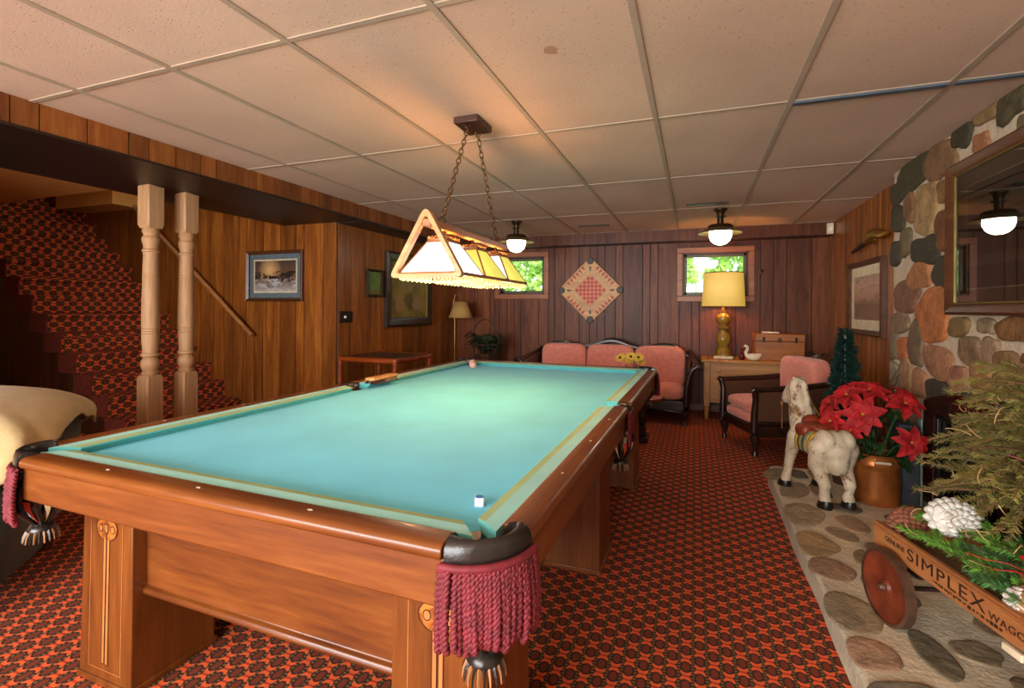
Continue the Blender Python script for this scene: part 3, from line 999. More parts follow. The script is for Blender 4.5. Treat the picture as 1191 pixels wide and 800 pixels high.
# side pockets
for sx in (-1, 1):
    mb = MB(); rings = []
    for i in range(19):
        t = i / 18; a = -pi / 2 + pi * t
        O = (WX + 0.012 + 0.062 * cos(a), 0.064 * sin(a)); I = (WX - 0.004 + 0.046 * cos(a), 0.048 * sin(a))
        rings.append([(sx * (I[0] + (O[0] - I[0]) * q), I[1] + (O[1] - I[1]) * q, z) for q, z in ((1, AP1 - 0.012), (1.0, RT - 0.016), (0.8, RT - 0.002), (0.3, RT - 0.002), (0.0, RT - 0.012), (0.0, BED - 0.01))])
    if sx < 0:
        rings = rings[::-1]
    mb.loft(rings).build('pocket_leather', MAT['leather'], table, angle=70)
    MB().lathe([(0.050, 0), (0.050, 0.001)], 20, (sx * (WX - 0.006), 0, BED + 0.0002)).build('pocket_hole', MAT['black'], table)
    fr = MB(); r = random.Random(5)
    for i in range(17):
        y = -0.062 + 0.124 * i / 16; ph = r.uniform(0, 6)
        for sgn in (0, pi):
            fr.tube([(sx * (HX + 0.004 + 0.0036 * cos(ph + sgn + k * 1.6)), y + 0.0036 * sin(ph + sgn + k * 1.6), AP1 - 0.002 - 0.15 * k / 20) for k in range(21)], 0.0042, 5)
    fr.tube([(sx * (HX + 0.006), -0.064, AP1 - 0.003), (sx * (HX + 0.006), 0.064, AP1 - 0.003)], 0.008, 6)
    fr.build('fringe', MAT['fringe'], table, angle=80)
    basket(sx * (HX - 0.045), 0.0, -0.03)

# ---- things on the table
ch = MB(); ch.cbox((0, 0, 0.011), (0.022, 0.022, 0.021))
ck = tag(ch.build('chalk_cube', plain('chalk_paper', 'dcd6e6', 0.7), bevel=0.001, loc=(-0.484, 1.08, BED), rz=0.35), 'small white chalk cube on the turquoise cloth near the front corner pocket', 'chalk')
MB().prism([(0.0098 * cos(2 * pi * i / 16), 0.0098 * sin(2 * pi * i / 16)) for i in range(16)], 'z', 0.0205, 0.0225).build('chalk_face', plain('blue_chalk', '3f7fc0', 0.9), ck)
MAT['brush_wood'] = wood('brush_wood', 'a07038', 'c4965a', 'd4ac74', 'y', 0.4)
br = empty('table_brush', (-1.775, 2.51, RT - 0.004), 'wooden table brush with dark bristles lying on the left cushion', 'brush', rz=-0.02)
q = MB(); q.prism([(0.028 * (1.15 if abs(t) > 0.75 else 1) * cos(a), 0.0) for t, a in []] or [(-0.034, -0.12), (0.028, -0.125), (0.036, -0.10), (0.030, 0), (0.036, 0.10), (0.028, 0.125), (-0.034, 0.12), (-0.028, 0)], 'z', 0.018, 0.036)
q.build('brush_back', MAT['brush_wood'], br, bevel=0.006)
q = MB(); r = random.Random(3)
for i in range(26):
    for j in range(6):
        x, y = -0.022 + 0.009 * j, -0.105 + 0.0084 * i
        q.tube([(x, y, 0.019), (x * 1.5 + r.uniform(-0.002, 0.002), y * 1.06, 0.0005)], 0.0042, 4)
q.build('bristles', MAT['inlay_dark'], br)
MAT['ball_pink'] = plain('ivory_pink_ball', 'd8a898', 0.15, 0, 0.03)
for lbl, p in (('pale pink billiard ball on the cloth in front of the far left corner pocket', (-1.645, 3.53)), ('pale pink billiard ball nestled in the mouth of the far left corner pocket', (-1.715, 3.665))):
    b_ = MB().ell((0, 0, 0.0286), (0.0286,) * 3, 20, 14).build('billiard_ball', MAT['ball_pink'], loc=(p[0], p[1], BED))
    tag(b_, lbl, 'ball', 'billiard balls')

# ================================================================== POOL LIGHT
PX, PY, PZ = -1.10, 2.345, 1.405
MAT['oak'] = wood('light_oak', 'a8703a', 'c89058', 'd8a870', 'x', 0.4)
MAT['oak_y'] = wood('light_oak_long', '8a5630', 'a87040', 'bc8450', 'y', 0.35)
MAT['oak_strip'] = plain('oak_strip', '9a6234', 0.45)
MAT['sh_white'] = shade_mat('lit_white_shade', 'e8e6da', 'e9ecff', 2.6)
MAT['sh_yellow'] = shade_mat('lit_yellow_shade', 'd8cf70', 'dbd65e', 1.0)
MAT['bead'] = shade_mat('lit_bead_fringe', 'e8e0a0', 'efe9a0', 0.55)
MAT['bulb'] = emit('lit_bulb', 'ffb470', 250.0)
pl = empty('pool_table_light', (PX, PY, PZ), 'hanging oak pool light with three lit shades over the turquoise table', 'pendant lamp')
LH = 0.475
def tri_frame(y):
    mb = MB(); ox, oz, rw = 0.186, 0.300, 0.019
    out = []
    apex, bl, brr = Vector((0, oz)), Vector((-ox, -0.02)), Vector((ox, -0.02))
    def rounded(A, B, C, rad):
        d1 = (A - B).normalized(); d2 = (C - B).normalized()
        return [tuple(B + d1 * rad * (1 - t) ** 2 + d2 * rad * t ** 2) for t in (0, 0.25, 0.5, 0.75, 1)]
    O = rounded(brr, apex, bl, 0.05) + rounded(apex, bl, brr, 0.035) + rounded(bl, brr, apex, 0.035)
    cen = Vector((0, oz * 0.30))
    ai, bi, ci = Vector((0, oz - 0.045)), Vector((-ox + 0.036, 0.000)), Vector((ox - 0.036, 0.000))
    I = rounded(ci, ai, bi, 0.02) + rounded(ai, bi, ci, 0.02) + rounded(bi, ci, ai, 0.02)
    rings = []
    for P, yy in ((O, y - 0.016), (O, y + 0.016), (I, y + 0.016), (I, y - 0.016)):
        rings.append([(p[0], yy, p[1]) for p in P])
    rings.append(rings[0])
    mb.loft(rings, True, False)
    mb.build('triangle_frame', MAT['oak'], pl, bevel=0.004, angle=50)
tri_frame(-LH + 0.01)
MB().box(-0.020, -LH + 0.0, 0.205, 0.020, LH + 0.0, 0.238).build('beam', MAT['oak_y'], pl, bevel=0.004)
for k in range(3):
    y0 = -0.315 + 0.315 * k
    bw, bd, tw, td, zb, zt = 0.142, 0.148, 0.052, 0.060, 0.0, 0.150
    B = [(-bw, y0 - bd, zb), (bw, y0 - bd, zb), (bw, y0 + bd, zb), (-bw, y0 + bd, zb)]
    Tt = [(-tw, y0 - td, zt), (tw, y0 - td, zt), (tw, y0 + td, zt), (-tw, y0 + td, zt)]
    s_ = MB(); s_.sm = False
    for i in range(4):
        j = (i + 1) % 4
        front = i in (0, 2)
        s_.mat = (0 if front else 1) if k != 1 else 1
        if k == 0 and i == 1:
            s_.mat = 0
        s_.add([B[i], B[j], Tt[j], Tt[i]], [(0, 1, 2, 3)])
    so = s_.build('lamp_shade', [MAT['sh_white'], MAT['sh_yellow']], pl, solid=0.003)
    t_ = MB(); t_.sm = False
    for i in range(4):
        j = (i + 1) % 4
        t_.tube([B[i], B[j]], 0.008, 6); t_.tube([Tt[i], Tt[j]], 0.006, 6); t_.tube([B[i], Tt[i]], 0.005, 6)
    # scalloped crown
    for i in range(4):
        j = (i + 1) % 4; a, b_ = Vector(Tt[i]), Vector(Tt[j])
        for q in range(6):
            p0 = a.lerp(b_, (q + 0.5) / 6); wv = (b_ - a) / 12
            pts = [tuple(p0 - wv + Vector((0, 0, 0.012)))] + [tuple(p0 - wv * cos(pi * e / 5) + Vector((0, 0, 0.012 + 0.014 * sin(pi * e / 5)))) for e in range(6)]
            t_.tube(pts, 0.003, 4)
        t_.box(min(a.x, b_.x) - 0.002, min(a.y, b_.y) - 0.002, zt, max(a.x, b_.x) + 0.002, max(a.y, b_.y) + 0.002, zt + 0.014)
    t_.build('shade_frame', MAT['oak_strip'], so)
    be = MB()
    for i in range(4):
        j = (i + 1) % 4; a, b_ = Vector(B[i]), Vector(B[j])
        for q in range(15):
            p = a.lerp(b_, (q + 0.5) / 15)
            be.tube([tuple(p + Vector((0, 0, -0.006))), tuple(p + Vector((0, 0, -0.018)))], 0.002, 4)
            be.ell(tuple(p + Vector((0, 0, -0.020 - 0.004 * (q % 2)))), (0.0075, 0.0075, 0.008), 6, 5)
    be.build('bead_trim', MAT['bead'], so)
    MB().lathe([(0.012, 0.16), (0.014, 0.12), (0.026, 0.10), (0.032, 0.075), (0.026, 0.05), (0.004, 0.04)], 14, (0, y0, 0)).build('bulb', MAT['bulb'], so)
    MB().tube([(0, y0, 0.15), (0, y0, 0.21)], 0.010, 8).build('shade_stem', MAT['dark_metal'], so)
# ceiling plate and two chains
MB().cbox((0, -0.0, CEIL - PZ - 0.018), (0.135, 0.19, 0.034)).build('ceiling_plate', MAT['dark_wood_plate'] if 'dark_wood_plate' in MAT else MAT['dark_trim'], pl, bevel=0.004)
def chain(p0, p1):
    p0, p1 = Vector(p0), Vector(p1); L = (p1 - p0).length; n = int(L / 0.030); mb = MB()
    d = (p1 - p0).normalized(); a = d.orthogonal().normalized(); b_ = d.cross(a)
    for i in range(n):
        c_ = p0 + d * (L * (i + 0.5) / n); s_ = a if i % 2 else b_
        pts = []
        for k in range(13):
            t = 2 * pi * k / 12
            pts.append(tuple(c_ + d * 0.0215 * cos(t) + s_ * 0.0105 * sin(t)))
        mb.tube(pts, 0.0028, 5)
    for end in (p0, p1):
        pts = [tuple(end + a * 0.016 * cos(2 * pi * k / 14) + d * 0.016 * sin(2 * pi * k / 14)) for k in range(15)]
        mb.tube(pts, 0.003, 5)
    mb.build('chain', MAT['dark_brass'], pl, angle=80)
MAT['dark_brass'] = plain('antique_brass', '6e5130', 0.35, 0.85)
chain((0, -0.06, CEIL - PZ - 0.045), (0, -0.33, 0.255)); chain((0, 0.06, CEIL - PZ - 0.045), (0, 0.33, 0.255))

# ================================================================== FLUSH CEILING LAMPS
MAT['globe'] = emit('lit_glass_globe', 'fff0e0', 28.0)
MAT['brim'] = plain('bronze_brim', '8a7a50', 0.35, 0.7)
def ceiling_lamp(x, y, label):
    o = empty('ceiling_lamp', (x, y, CEIL), label, 'ceiling lamp', group='flush ceiling lamps')
    MB().lathe([(0.0, 0), (0.062, 0), (0.062, -0.014), (0.045, -0.024), (0.034, -0.05), (0.030, -0.066), (0.05, -0.074), (0.05, -0.082), (0.03, -0.088), (0.03, -0.15), (0.0, -0.15)], 20).build('ceiling_mount', MAT['dark_metal'], o, angle=40)
    MB().lathe([(0.03, -0.15), (0.10, -0.155), (0.115, -0.170), (0.118, -0.20), (0.118, -0.215), (0.10, -0.215), (0.0, -0.215)], 28).build('lamp_housing', MAT['dark_metal'], o, angle=40)
    MB().lathe([(0.112, -0.188), (0.20, -0.232), (0.203, -0.236), (0.20, -0.238), (0.112, -0.196)], 36, cap=False).build('brim', MAT['brim'], o, angle=60)
    MB().lathe([(0.0, -0.212), (0.100, -0.214), (0.104, -0.235), (0.100, -0.27), (0.086, -0.305), (0.06, -0.332), (0.03, -0.346), (0.004, -0.349)], 28).build('globe', MAT['globe'], o, angle=80)
    return o
ceiling_lamp(0.226, 5.17, 'bronze flush lamp with lit white globe in front of the right window')
ceiling_lamp(-1.883, 5.17, 'bronze flush lamp with lit globe, partly behind the hanging pool light')
# ================================================================== POSTS AND HANDRAIL
MAT['post_wood'] = wood('bleached_pine', '8f6844', 'a98058', 'ba926a', 'z', 0.6)
MAT['rail_wood'] = wood('handrail_wood', '8e5c30', 'a87040', 'b8804c', 'x', 0.4)
def post(x, y, label):
    o = empty('turned_post', (x, y, 0), label, 'post', group='turned posts under the beam')
    a = 0.058; T = 2.095
    def sq(z0, z1, up):
        m = MB(); m.sm = False
        R = lambda k, z: [(-k, -k, z), (k, -k, z), (k, k, z), (-k, k, z)]
        m.loft([R(a, z0), R(a, z1)] if up is None else ([R(a, z0), R(a, z1 - 0.03), R(a * 0.8, z1)] if up else [R(a * 0.8, z0), R(a, z0 + 0.03), R(a, z1)]))
        return m.build('square_block', MAT['post_wood'], o, bevel=0.009, seg=1)
    sq(0, 0.78, True); sq(1.79, T, False)
    pr = [(0.040, 0.765), (0.050, 0.78), (0.052, 0.79), (0.044, 0.80), (0.046, 0.81), (0.054, 0.825), (0.058, 0.85), (0.054, 0.875), (0.044, 0.89), (0.046, 0.90), (0.056, 0.908), (0.056, 0.922), (0.047, 0.93),
          (0.052, 1.02), (0.0535, 1.06), (0.050, 1.063), (0.0535, 1.066), (0.0535, 1.076), (0.050, 1.079), (0.0535, 1.082), (0.0535, 1.094), (0.050, 1.097), (0.0535, 1.10),
          (0.0535, 1.2), (0.051, 1.35), (0.049, 1.462), (0.047, 1.465), (0.049, 1.468), (0.049, 1.478), (0.047, 1.481), (0.049, 1.484), (0.045, 1.61), (0.048, 1.63), (0.053, 1.635), (0.053, 1.645), (0.044, 1.655), (0.045, 1.675), (0.052, 1.70), (0.056, 1.72), (0.052, 1.735), (0.043, 1.745), (0.047, 1.76), (0.054, 1.775), (0.046, 1.80)]
    MB().lathe(pr, 28).build('turned_shaft', MAT['post_wood'], o, angle=35)
    return o
post(-3.57, 2.33, 'bleached turned wooden post under the beam, the nearer and left one')
post(-3.56, 2.58, 'bleached turned wooden post under the beam, the farther and right one')
hr = empty('handrail', (-4.337, 3.855, 0.958), 'sloping pale wooden handrail fixed to the stairwell wall', 'handrail')
sl = (1.77 - 0.958) / 1.03
MB().tube([(0, 0, 0), (-2.6, 0, 2.6 * sl)], 0.022, 12).build('rail', MAT['rail_wood'], hr, angle=60)
for d in (0.22, 1.2, 2.2):
    b_ = MB(); b_.tube([(-d, 0.066, d * sl - 0.05), (-d, 0.03, d * sl - 0.055), (-d, 0, d * sl - 0.022)], 0.008, 6); b_.cbox((-d, 0.062, d * sl - 0.05), (0.04, 0.008, 0.05))
    b_.build('rail_bracket', MAT['dark_metal'], hr)

# ================================================================== PICTURES
def art(name, fn):
    m = NT(name); fn(m); m.set(Roughness=0.55); return m.mat
def uvw(m):
    t = m.n('ShaderNodeTexCoord'); sp = m.n('ShaderNodeSeparateXYZ'); m.link(t.outputs['Object'], sp.inputs[0]); return t.outputs['Object'], sp.outputs[0], sp.outputs[2]
def winter(m):
    v, x, z = uvw(m)
    sky = m.ramp(m.math('MULTIPLY_ADD', z, 2.2, 0.5), [(0.0, 'c8c0b8'), (0.30, '7d7268'), (0.5, '6a4a30'), (1.0, '20242e')])
    d = m.n('ShaderNodeVectorMath', operation='DISTANCE'); m.link(v, d.inputs[0]); d.inputs[1].default_value = (-0.07, 0, 0.06)
    glow = m.ramp(d.outputs['Value'], [(0.0, (1, 1, 1, 1)), (0.16, (0, 0, 0, 1))])
    c = m.mix(m.math('MULTIPLY', glow, 0.85), sky, 'e8b878')
    f = m.noise(m.co((9, 1, 14)), 1.0, 5, 0.7)
    tree = m.math('MULTIPLY', m.math('GREATER_THAN', m.math('ADD', f, m.math('MULTIPLY', m.math('ABSOLUTE', z), -1.4)), 0.47), m.math('LESS_THAN', z, 0.05))
    c = m.mix(tree, c, '241a14')
    g = m.noise(m.co((7, 1, 22), rot=(0, 0.35, 0)), 1.0, 6, 0.7)
    snow = m.math('MULTIPLY', m.math('GREATER_THAN', g, 0.52), m.math('LESS_THAN', z, -0.03))
    c = m.mix(m.math('MULTIPLY', snow, 0.8), c, 'b8b4b4')
    m.base(c)
def gilt(m):
    v, x, z = uvw(m)
    c = m.ramp(m.noise(v, 5, 5, 0.6, 0.6), [(0.3, '4e3f16'), (0.5, '7d6a2c'), (0.7, '8f7a3e')])
    for (px, pz, r_, cc) in ((-0.02, 0.12, 0.16, '8a7a4c'), (0.0, -0.12, 0.11, '3e3a16'), (-0.20, -0.16, 0.09, '9a7048'), (0.18, -0.16, 0.09, '8f7a58'), (0.1, 0.2, 0.10, '56502a')):
        d = m.n('ShaderNodeVectorMath', operation='DISTANCE'); m.link(v, d.inputs[0]); d.inputs[1].default_value = (px, 0, pz)
        q = m.math('ADD', d.outputs['Value'], m.math('MULTIPLY', m.math('SUBTRACT', m.noise(v, 9, 4), 0.5), 0.20))
        c = m.mix(m.math('MULTIPLY', m.math('LESS_THAN', q, r_), 0.7), c, cc)
    m.base(c)
def marsh(m):
    v, x, z = uvw(m)
    c = m.ramp(m.math('MULTIPLY_ADD', z, 2.4, 0.5), [(0.0, '8a6a54'), (0.35, '7a5c48'), (0.5, 'a8806a'), (0.8, 'b89078'), (1.0, '9a8a7a')])
    f = m.noise(m.co((6, 1, 26)), 1.0, 5, 0.65)
    c = m.mix(m.math('MULTIPLY', m.math('GREATER_THAN', f, 0.56), 0.45), c, '5a4436')
    m.base(c)
def plaque(m):
    v, x, z = uvw(m)
    m.base(m.ramp(m.noise(m.co((20, 1, 9)), 1.0, 4), [(0.3, '3c5a1c'), (0.7, '6f8a3a')]))
def bigart(m):
    v, x, z = uvw(m)
    c = m.ramp(m.math('MULTIPLY_ADD', z, 1.6, 0.5), [(0.0, '2c2a1e'), (0.25, '3e3a22'), (0.27, '6a6450'), (0.33, '5c5640'), (0.35, '2e2a14'), (1.0, '3c3620')])
    c = m.mix(0.35, c, m.ramp(m.noise(m.co((2, 1, 9)), 1.0, 5), [(0.3, '1c1a10'), (0.7, '565030')]))
    m.base(c)
MAT['a_winter'] = art('winter_print', winter); MAT['a_gilt'] = art('faded_painting', gilt); MAT['a_marsh'] = art('pale_landscape_print', marsh)
MAT['a_plaque'] = art('green_plaque_print', plaque); MAT['a_big'] = art('dim_landscape_print', bigart)
MAT['fr_brown'] = wood('brown_picture_frame', '3a1f10', '54301a', '6a4024', 'x', 0.35)
MAT['fr_dark'] = wood('dark_picture_frame', '1e140a', '2e2012', '42301a', 'x', 0.35)
MAT['mat_blue'] = plain('blue_grey_mount', '5c6a72', 0.8, 0, 0.12, 30)
MAT['mat_cream'] = plain('cream_mount', 'cfc0a0', 0.8)
MAT['mat_olive'] = plain('olive_mount', '6a6038', 0.8)
MAT['gilt'] = plain('dull_gilt', '7a6a34', 0.4, 0.5)

def picture(name, label, loc, rz, W_, H_, frame, fw, fd, mats, artm, glass=True, lip=None, cat='picture'):
    """local: x along the wall, -y out of the wall, origin at picture centre on the wall face"""
    o = empty(name, loc, label, cat, rz)
    P = [(0.0, 0.0), (0.0, -fd * 0.8), (fw * 0.25, -fd), (fw * 0.55, -fd * 0.85), (fw * 0.8, -fd * 0.75), (fw, -fd * 0.55), (fw, 0.0)]
    rings = []
    for sx, sz in ((-1, -1), (1, -1), (1, 1), (-1, 1)):
        rings.append([(sx * (W_ / 2 - d), yy, sz * (H_ / 2 - d)) for d, yy in P])
    rings.append(rings[0])
    MB().loft(rings, True, False).build('frame', frame, o, angle=30)
    if lip:
        m = MB(); k = fw + 0.002
        for a, b_, c_, d in ((-W_ / 2 + k, W_ / 2 - k, H_ / 2 - k - 0.006, H_ / 2 - k), (-W_ / 2 + k, W_ / 2 - k, -H_ / 2 + k, -H_ / 2 + k + 0.006), (-W_ / 2 + k, -W_ / 2 + k + 0.006, -H_ / 2 + k, H_ / 2 - k), (W_ / 2 - k - 0.006, W_ / 2 - k, -H_ / 2 + k, H_ / 2 - k)):
            m.box(a, -fd * 0.6, c_, b_, -0.006, d)
        m.build('frame_lip', lip, o)
    d = fw; y = -0.006
    for wd, mt in mats:
        m = MB(); m.sm = False
        m.box(-W_ / 2 + d - 0.002, y, -H_ / 2 + d - 0.002, W_ / 2 - d + 0.002, y + 0.003, H_ / 2 - d + 0.002)
        m.build('mount', mt, o); d += wd; y -= 0.0015
    m = MB(); m.sm = False; m.box(-W_ / 2 + d - 0.002, y, -H_ / 2 + d - 0.002, W_ / 2 - d + 0.002, y + 0.002, H_ / 2 - d + 0.002)
    m.build('print', artm, o)
    if glass:
        MB().add([(-W_ / 2 + fw - 0.003, -fd * 0.5, -H_ / 2 + fw - 0.003), (W_ / 2 - fw + 0.003, -fd * 0.5, -H_ / 2 + fw - 0.003), (W_ / 2 - fw + 0.003, -fd * 0.5, H_ / 2 - fw + 0.003), (-W_ / 2 + fw - 0.003, -fd * 0.5, H_ / 2 - fw + 0.003)], [(0, 1, 2, 3)]).build('glazing', MAT['art_glass'], o)
    return o
picture('framed_picture', 'framed winter scene with blue-grey mount on the stairwell wall', (-4.09, YC - 0.002, 1.578), 0, 0.76, 0.525, MAT['fr_brown'], 0.035, 0.04, [(0.055, MAT['mat_blue']), (0.016, MAT['mat_cream'])], MAT['a_winter'], False)
picture('framed_painting', 'large faded olive and gilt painting behind the hanging pool light', (XL + 0.002, 5.20, 1.47), pi / 2, 1.02, 0.87, MAT['fr_dark'], 0.10, 0.05, [], MAT['a_gilt'], False, MAT['gilt'])
pq = picture('wall_thermometer', 'small green framed plaque left of the large faded painting', (XL + 0.002, 4.50, 1.522), pi / 2, 0.28, 0.30, MAT['fr_dark'], 0.025, 0.03, [], MAT['a_plaque'], False, cat='plaque')
m = MB(); m.cbox((0, -0.008, -0.095), (0.20, 0.004, 0.05)); m.build('caption_strip', MAT['gilt'], pq)
picture('framed_print', 'brown framed pale landscape print on the panelled wall beside the stone chimney', (XR - 0.002, 5.17, 1.368), -pi / 2, 0.95, 0.66, MAT['fr_brown'], 0.045, 0.045, [(0.09, MAT['mat_cream'])], MAT['a_marsh'], False)
picture('glazed_picture', 'big glazed picture on the stone chimney reflecting the ceiling lamp', (SX - 0.028, 2.69, 1.626), -pi / 2, 1.20, 0.785, MAT['fr_brown'], 0.055, 0.055, [(0.075, MAT['mat_olive']), (0.006, MAT['mat_cream'])], MAT['a_big'], True, MAT['gilt'])

# light switch, thermostat sensor, hook, vents, brass wall ornament
sw = empty('light_switch', (XL + 0.001, 4.045, 1.16), 'dark switch plate with white button on the left wall', 'switch', pi / 2)
MB().cbox((0, -0.004, 0), (0.20, 0.008, 0.115)).build('switch_plate', MAT['black'], sw, bevel=0.003)
MB().lathe([(0.0, 0), (0.014, 0), (0.014, 0.008), (0.010, 0.012), (0.0, 0.012)], 16).build('switch_button', MAT['white'], sw).matrix_local = Matrix.Translation((-0.02, -0.008, 0)) @ Matrix.Rotation(pi / 2, 4, 'X')
se = empty('motion_sensor', (1.385, WB - 0.259, 2.155), 'small white sensor box high in the right back corner', 'sensor')
MB().box(-0.030, -0.045, -0.062, 0.034, 0, 0.062).build('sensor_case', MAT['cream'], se, bevel=0.008)
MB().box(-0.016, -0.049, -0.03, 0.018, -0.044, 0.012).build('sensor_lens', MAT['white'], se, bevel=0.004)
hk = MB(); hk.tube([(0, -0.006, 0.05), (0.002, -0.02, 0.045), (0.004, -0.035, 0.02), (-0.004, -0.03, -0.02), (-0.010, -0.012, -0.055)], [0.008, 0.008, 0.008, 0.009, 0.005], 7); hk.ell((0.012, -0.03, 0.035), (0.018, 0.010, 0.012), 8, 6)
hk.box(-0.014, -0.006, -0.05, 0.014, 0, 0.06)
tag(hk.build('wall_hook', MAT['dark_metal'], loc=(0.735, WB, 1.69)), 'small dark metal hook on the back wall right of the window', 'hook')
MAT['vent'] = plain('dark_vent', '2e2a18', 0.6)
for lbl, (x, y, L) in (('dark slot vent in the ceiling just before the right flush lamp', (0.10, 4.86, 0.36)), ('dark slot vent in the ceiling near the back wall, left of centre', (-1.12, 5.70, 0.36))):
    v_ = empty('ceiling_vent', (x, y, CEIL), lbl, 'vent', group='ceiling vents')
    MB().box(-L / 2, -0.03, -0.008, L / 2, 0.03, 0.0).build('vent_frame', MAT['vent'], v_, bevel=0.002)
    m = MB()
    for q in range(3):
        m.box(-L / 2 + 0.01, -0.022 + 0.018 * q, -0.012, L / 2 - 0.01, -0.014 + 0.018 * q, -0.007)
    m.build('louvre', MAT['black'], v_)
orn = empty('wall_ornament', (XR - 0.035, 4.98, 1.86), 'brass and dark wood flintlock style ornament above the small print', 'ornament')
m = MB(); m.tube([(0, 0.50, -0.055), (0, 0.30, -0.028), (0, 0.1, 0.0)], [0.014, 0.018, 0.026], 8); m.build('dark_shaft', MAT['black'], orn)
m = MB(); m.tube([(0, 0.16, -0.01), (0, 0.05, 0.012), (0, -0.06, 0.036), (0, -0.15, 0.032), (0, -0.24, 0.006), (0, -0.32, -0.005), (0, -0.40, 0.0)], [0.020, 0.036, 0.046, 0.040, 0.030, 0.034, 0.012], 10)
m.tube([(0, -0.02, 0.05), (0.0, 0.0, 0.085), (0, -0.05, 0.095)], [0.012, 0.01, 0.005], 6); m.tube([(0, -0.06, 0.0), (0, -0.10, -0.05), (0, -0.16, -0.03)], 0.007, 6)
m.box(-0.004, -0.03, -0.01, 0.036, 0.0, 0.01); m.build('brass_head', MAT['brass'], orn)

# ================================================================== GAME BOARD ON THE BACK WALL
gb = empty('game_board', (-1.32, WB - 0.002, 1.508), 'diamond-hung wooden game board with red checkerboard on the back wall', 'game board')
MAT['gb_wood'] = wood('game_board_wood', 'b07a42', 'c89458', 'd6a86c', 'x', 0.45)
MAT['gb_pink'] = plain('salmon_squares', 'd0754e', 0.5); MAT['gb_red'] = plain('red_squares', 'a82a1c', 0.5); MAT['gb_dark'] = plain('dark_print', '2a2216', 0.5); MAT['gb_line'] = plain('thin_rule', '7a5426', 0.5)
RB = 0.455; S2 = 1 / sqrt(2)
def rot(u, v):   # board axes turned 45 degrees
    return ((u - v) * S2, (u + v) * S2)
hw = RB * S2 * 0.98
def bpoly(mb, pts, y0, y1):
    q = [rot(*p) for p in pts]
    mb.prism(q[::-1], 'y', y0, y1)
cc = 0.045
bd = MB(); bd.sm = False
bpoly(bd, [(-hw + cc, -hw), (hw - cc, -hw), (hw, -hw + cc), (hw, hw - cc), (hw - cc, hw), (-hw + cc, hw), (-hw, hw - cc), (-hw, -hw + cc)], -0.018, 0)
bd.build('board', MAT['gb_wood'], gb, bevel=0.003)
rim = MB(); rim.sm = False
for a, b_, c_, d in ((-hw + cc, -hw, hw - cc, -hw + 0.012), (-hw + cc, hw - 0.012, hw - cc, hw), (-hw, -hw + cc, -hw + 0.012, hw - cc), (hw - 0.012, -hw + cc, hw, hw - cc)):
    bpoly(rim, [(a, b_), (c_, b_), (c_, d), (a, d)], -0.028, -0.016)
rim.build('board_rim', MAT['gb_wood'], gb, bevel=0.002)
cb = MB(); cb.sm = False; q = 0.148; n = 8
for i in range(n):
    for j in range(n):
        cb.mat = (i + j) % 2
        a, b_ = -q + 2 * q * i / n, -q + 2 * q * j / n
        bpoly(cb, [(a, b_), (a + 2 * q / n, b_), (a + 2 * q / n, b_ + 2 * q / n), (a, b_ + 2 * q / n)], -0.0195, -0.0175)
cb.build('checkerboard', [MAT['gb_pink'], MAT['gb_red']], gb)
ln = MB(); ln.sm = False
for qq in (0.158, 0.215):
    for a, b_, c_, d in ((-qq, -qq, qq, -qq + 0.003), (-qq, qq - 0.003, qq, qq), (-qq, -qq, -qq + 0.003, qq), (qq - 0.003, -qq, qq, qq)):
        bpoly(ln, [(a, b_), (c_, b_), (c_, d), (a, d)], -0.0187, -0.0175)
ln.build('ruled_lines', MAT['gb_line'], gb)
for side in range(4):
    tr = MB(); tr.sm = False
    for k in range(6):
        t = -0.14 + 0.28 * k / 5
        P = [(t - 0.020, -hw + 0.018), (t + 0.020, -hw + 0.018), (t, -hw + 0.085)]
        for _ in range(side):
            P = [(-b_, a) for a, b_ in P]
        bpoly(tr, P, -0.0195, -0.0175)
    tr.build('red_points', MAT['gb_red'], gb)
for side in range(4):
    ar = MB(); ar.sm = False
    P = [(0.165, 0.165), (0.235, 0.213), (0.213, 0.235)]
    for _ in range(side):
        P = [(-b_, a) for a, b_ in P]
    bpoly(ar, P, -0.0195, -0.0175)
    ar.build('arrow_mark', MAT['gb_dark'], gb)
for sx, sz in ((0, 1), (0, -1), (1, 0), (-1, 0)):
    m = MB(); k = hw * sqrt(2) - 0.052
    m.prism([(sx * k + 0.046 * cos(2 * pi * i / 20), sz * k + 0.046 * sin(2 * pi * i / 20)) for i in range(20)][::-1], 'y', -0.032, -0.002)
    m.build('corner_pocket', MAT['gb_dark'], gb, bevel=0.006)

# ================================================================== LEFT CORNER: END TABLE, SWING LAMP, PLANT
MAT['gloss_wood'] = wood('glossy_brown_wood', '5a2208', '7d3512', '96481e', 'x', 0.2, coat=0.5)
et = empty('end_table', (-2.85, 4.10, 0), 'glossy brown square side table with rounded corners by the left wall', 'side table')
a, b_, T = 0.335, 0.335, 0.797
for sx in (-1, 1):
    for sy in (-1, 1):
        m = MB(); m.tube([(sx * (a - 0.03), sy * (b_ - 0.03), 0), (sx * (a - 0.03), sy * (b_ - 0.03), T - 0.03)], 0.026, 12); m.ell((sx * (a - 0.03), sy * (b_ - 0.03), T - 0.03), (0.028, 0.028, 0.03), 12, 8)
        m.build('leg', MAT['gloss_wood'], et)
m = MB()
for sx in (-1, 1):
    m.tube([(sx * (a - 0.03), -b_ + 0.03, T - 0.03), (sx * (a - 0.03), b_ - 0.03, T - 0.03)], 0.027, 12); m.tube([(-a + 0.03, sx * (b_ - 0.03), T - 0.03), (a - 0.03, sx * (b_ - 0.03), T - 0.03)], 0.027, 12)
m.build('top_rim', MAT['gloss_wood'], et)
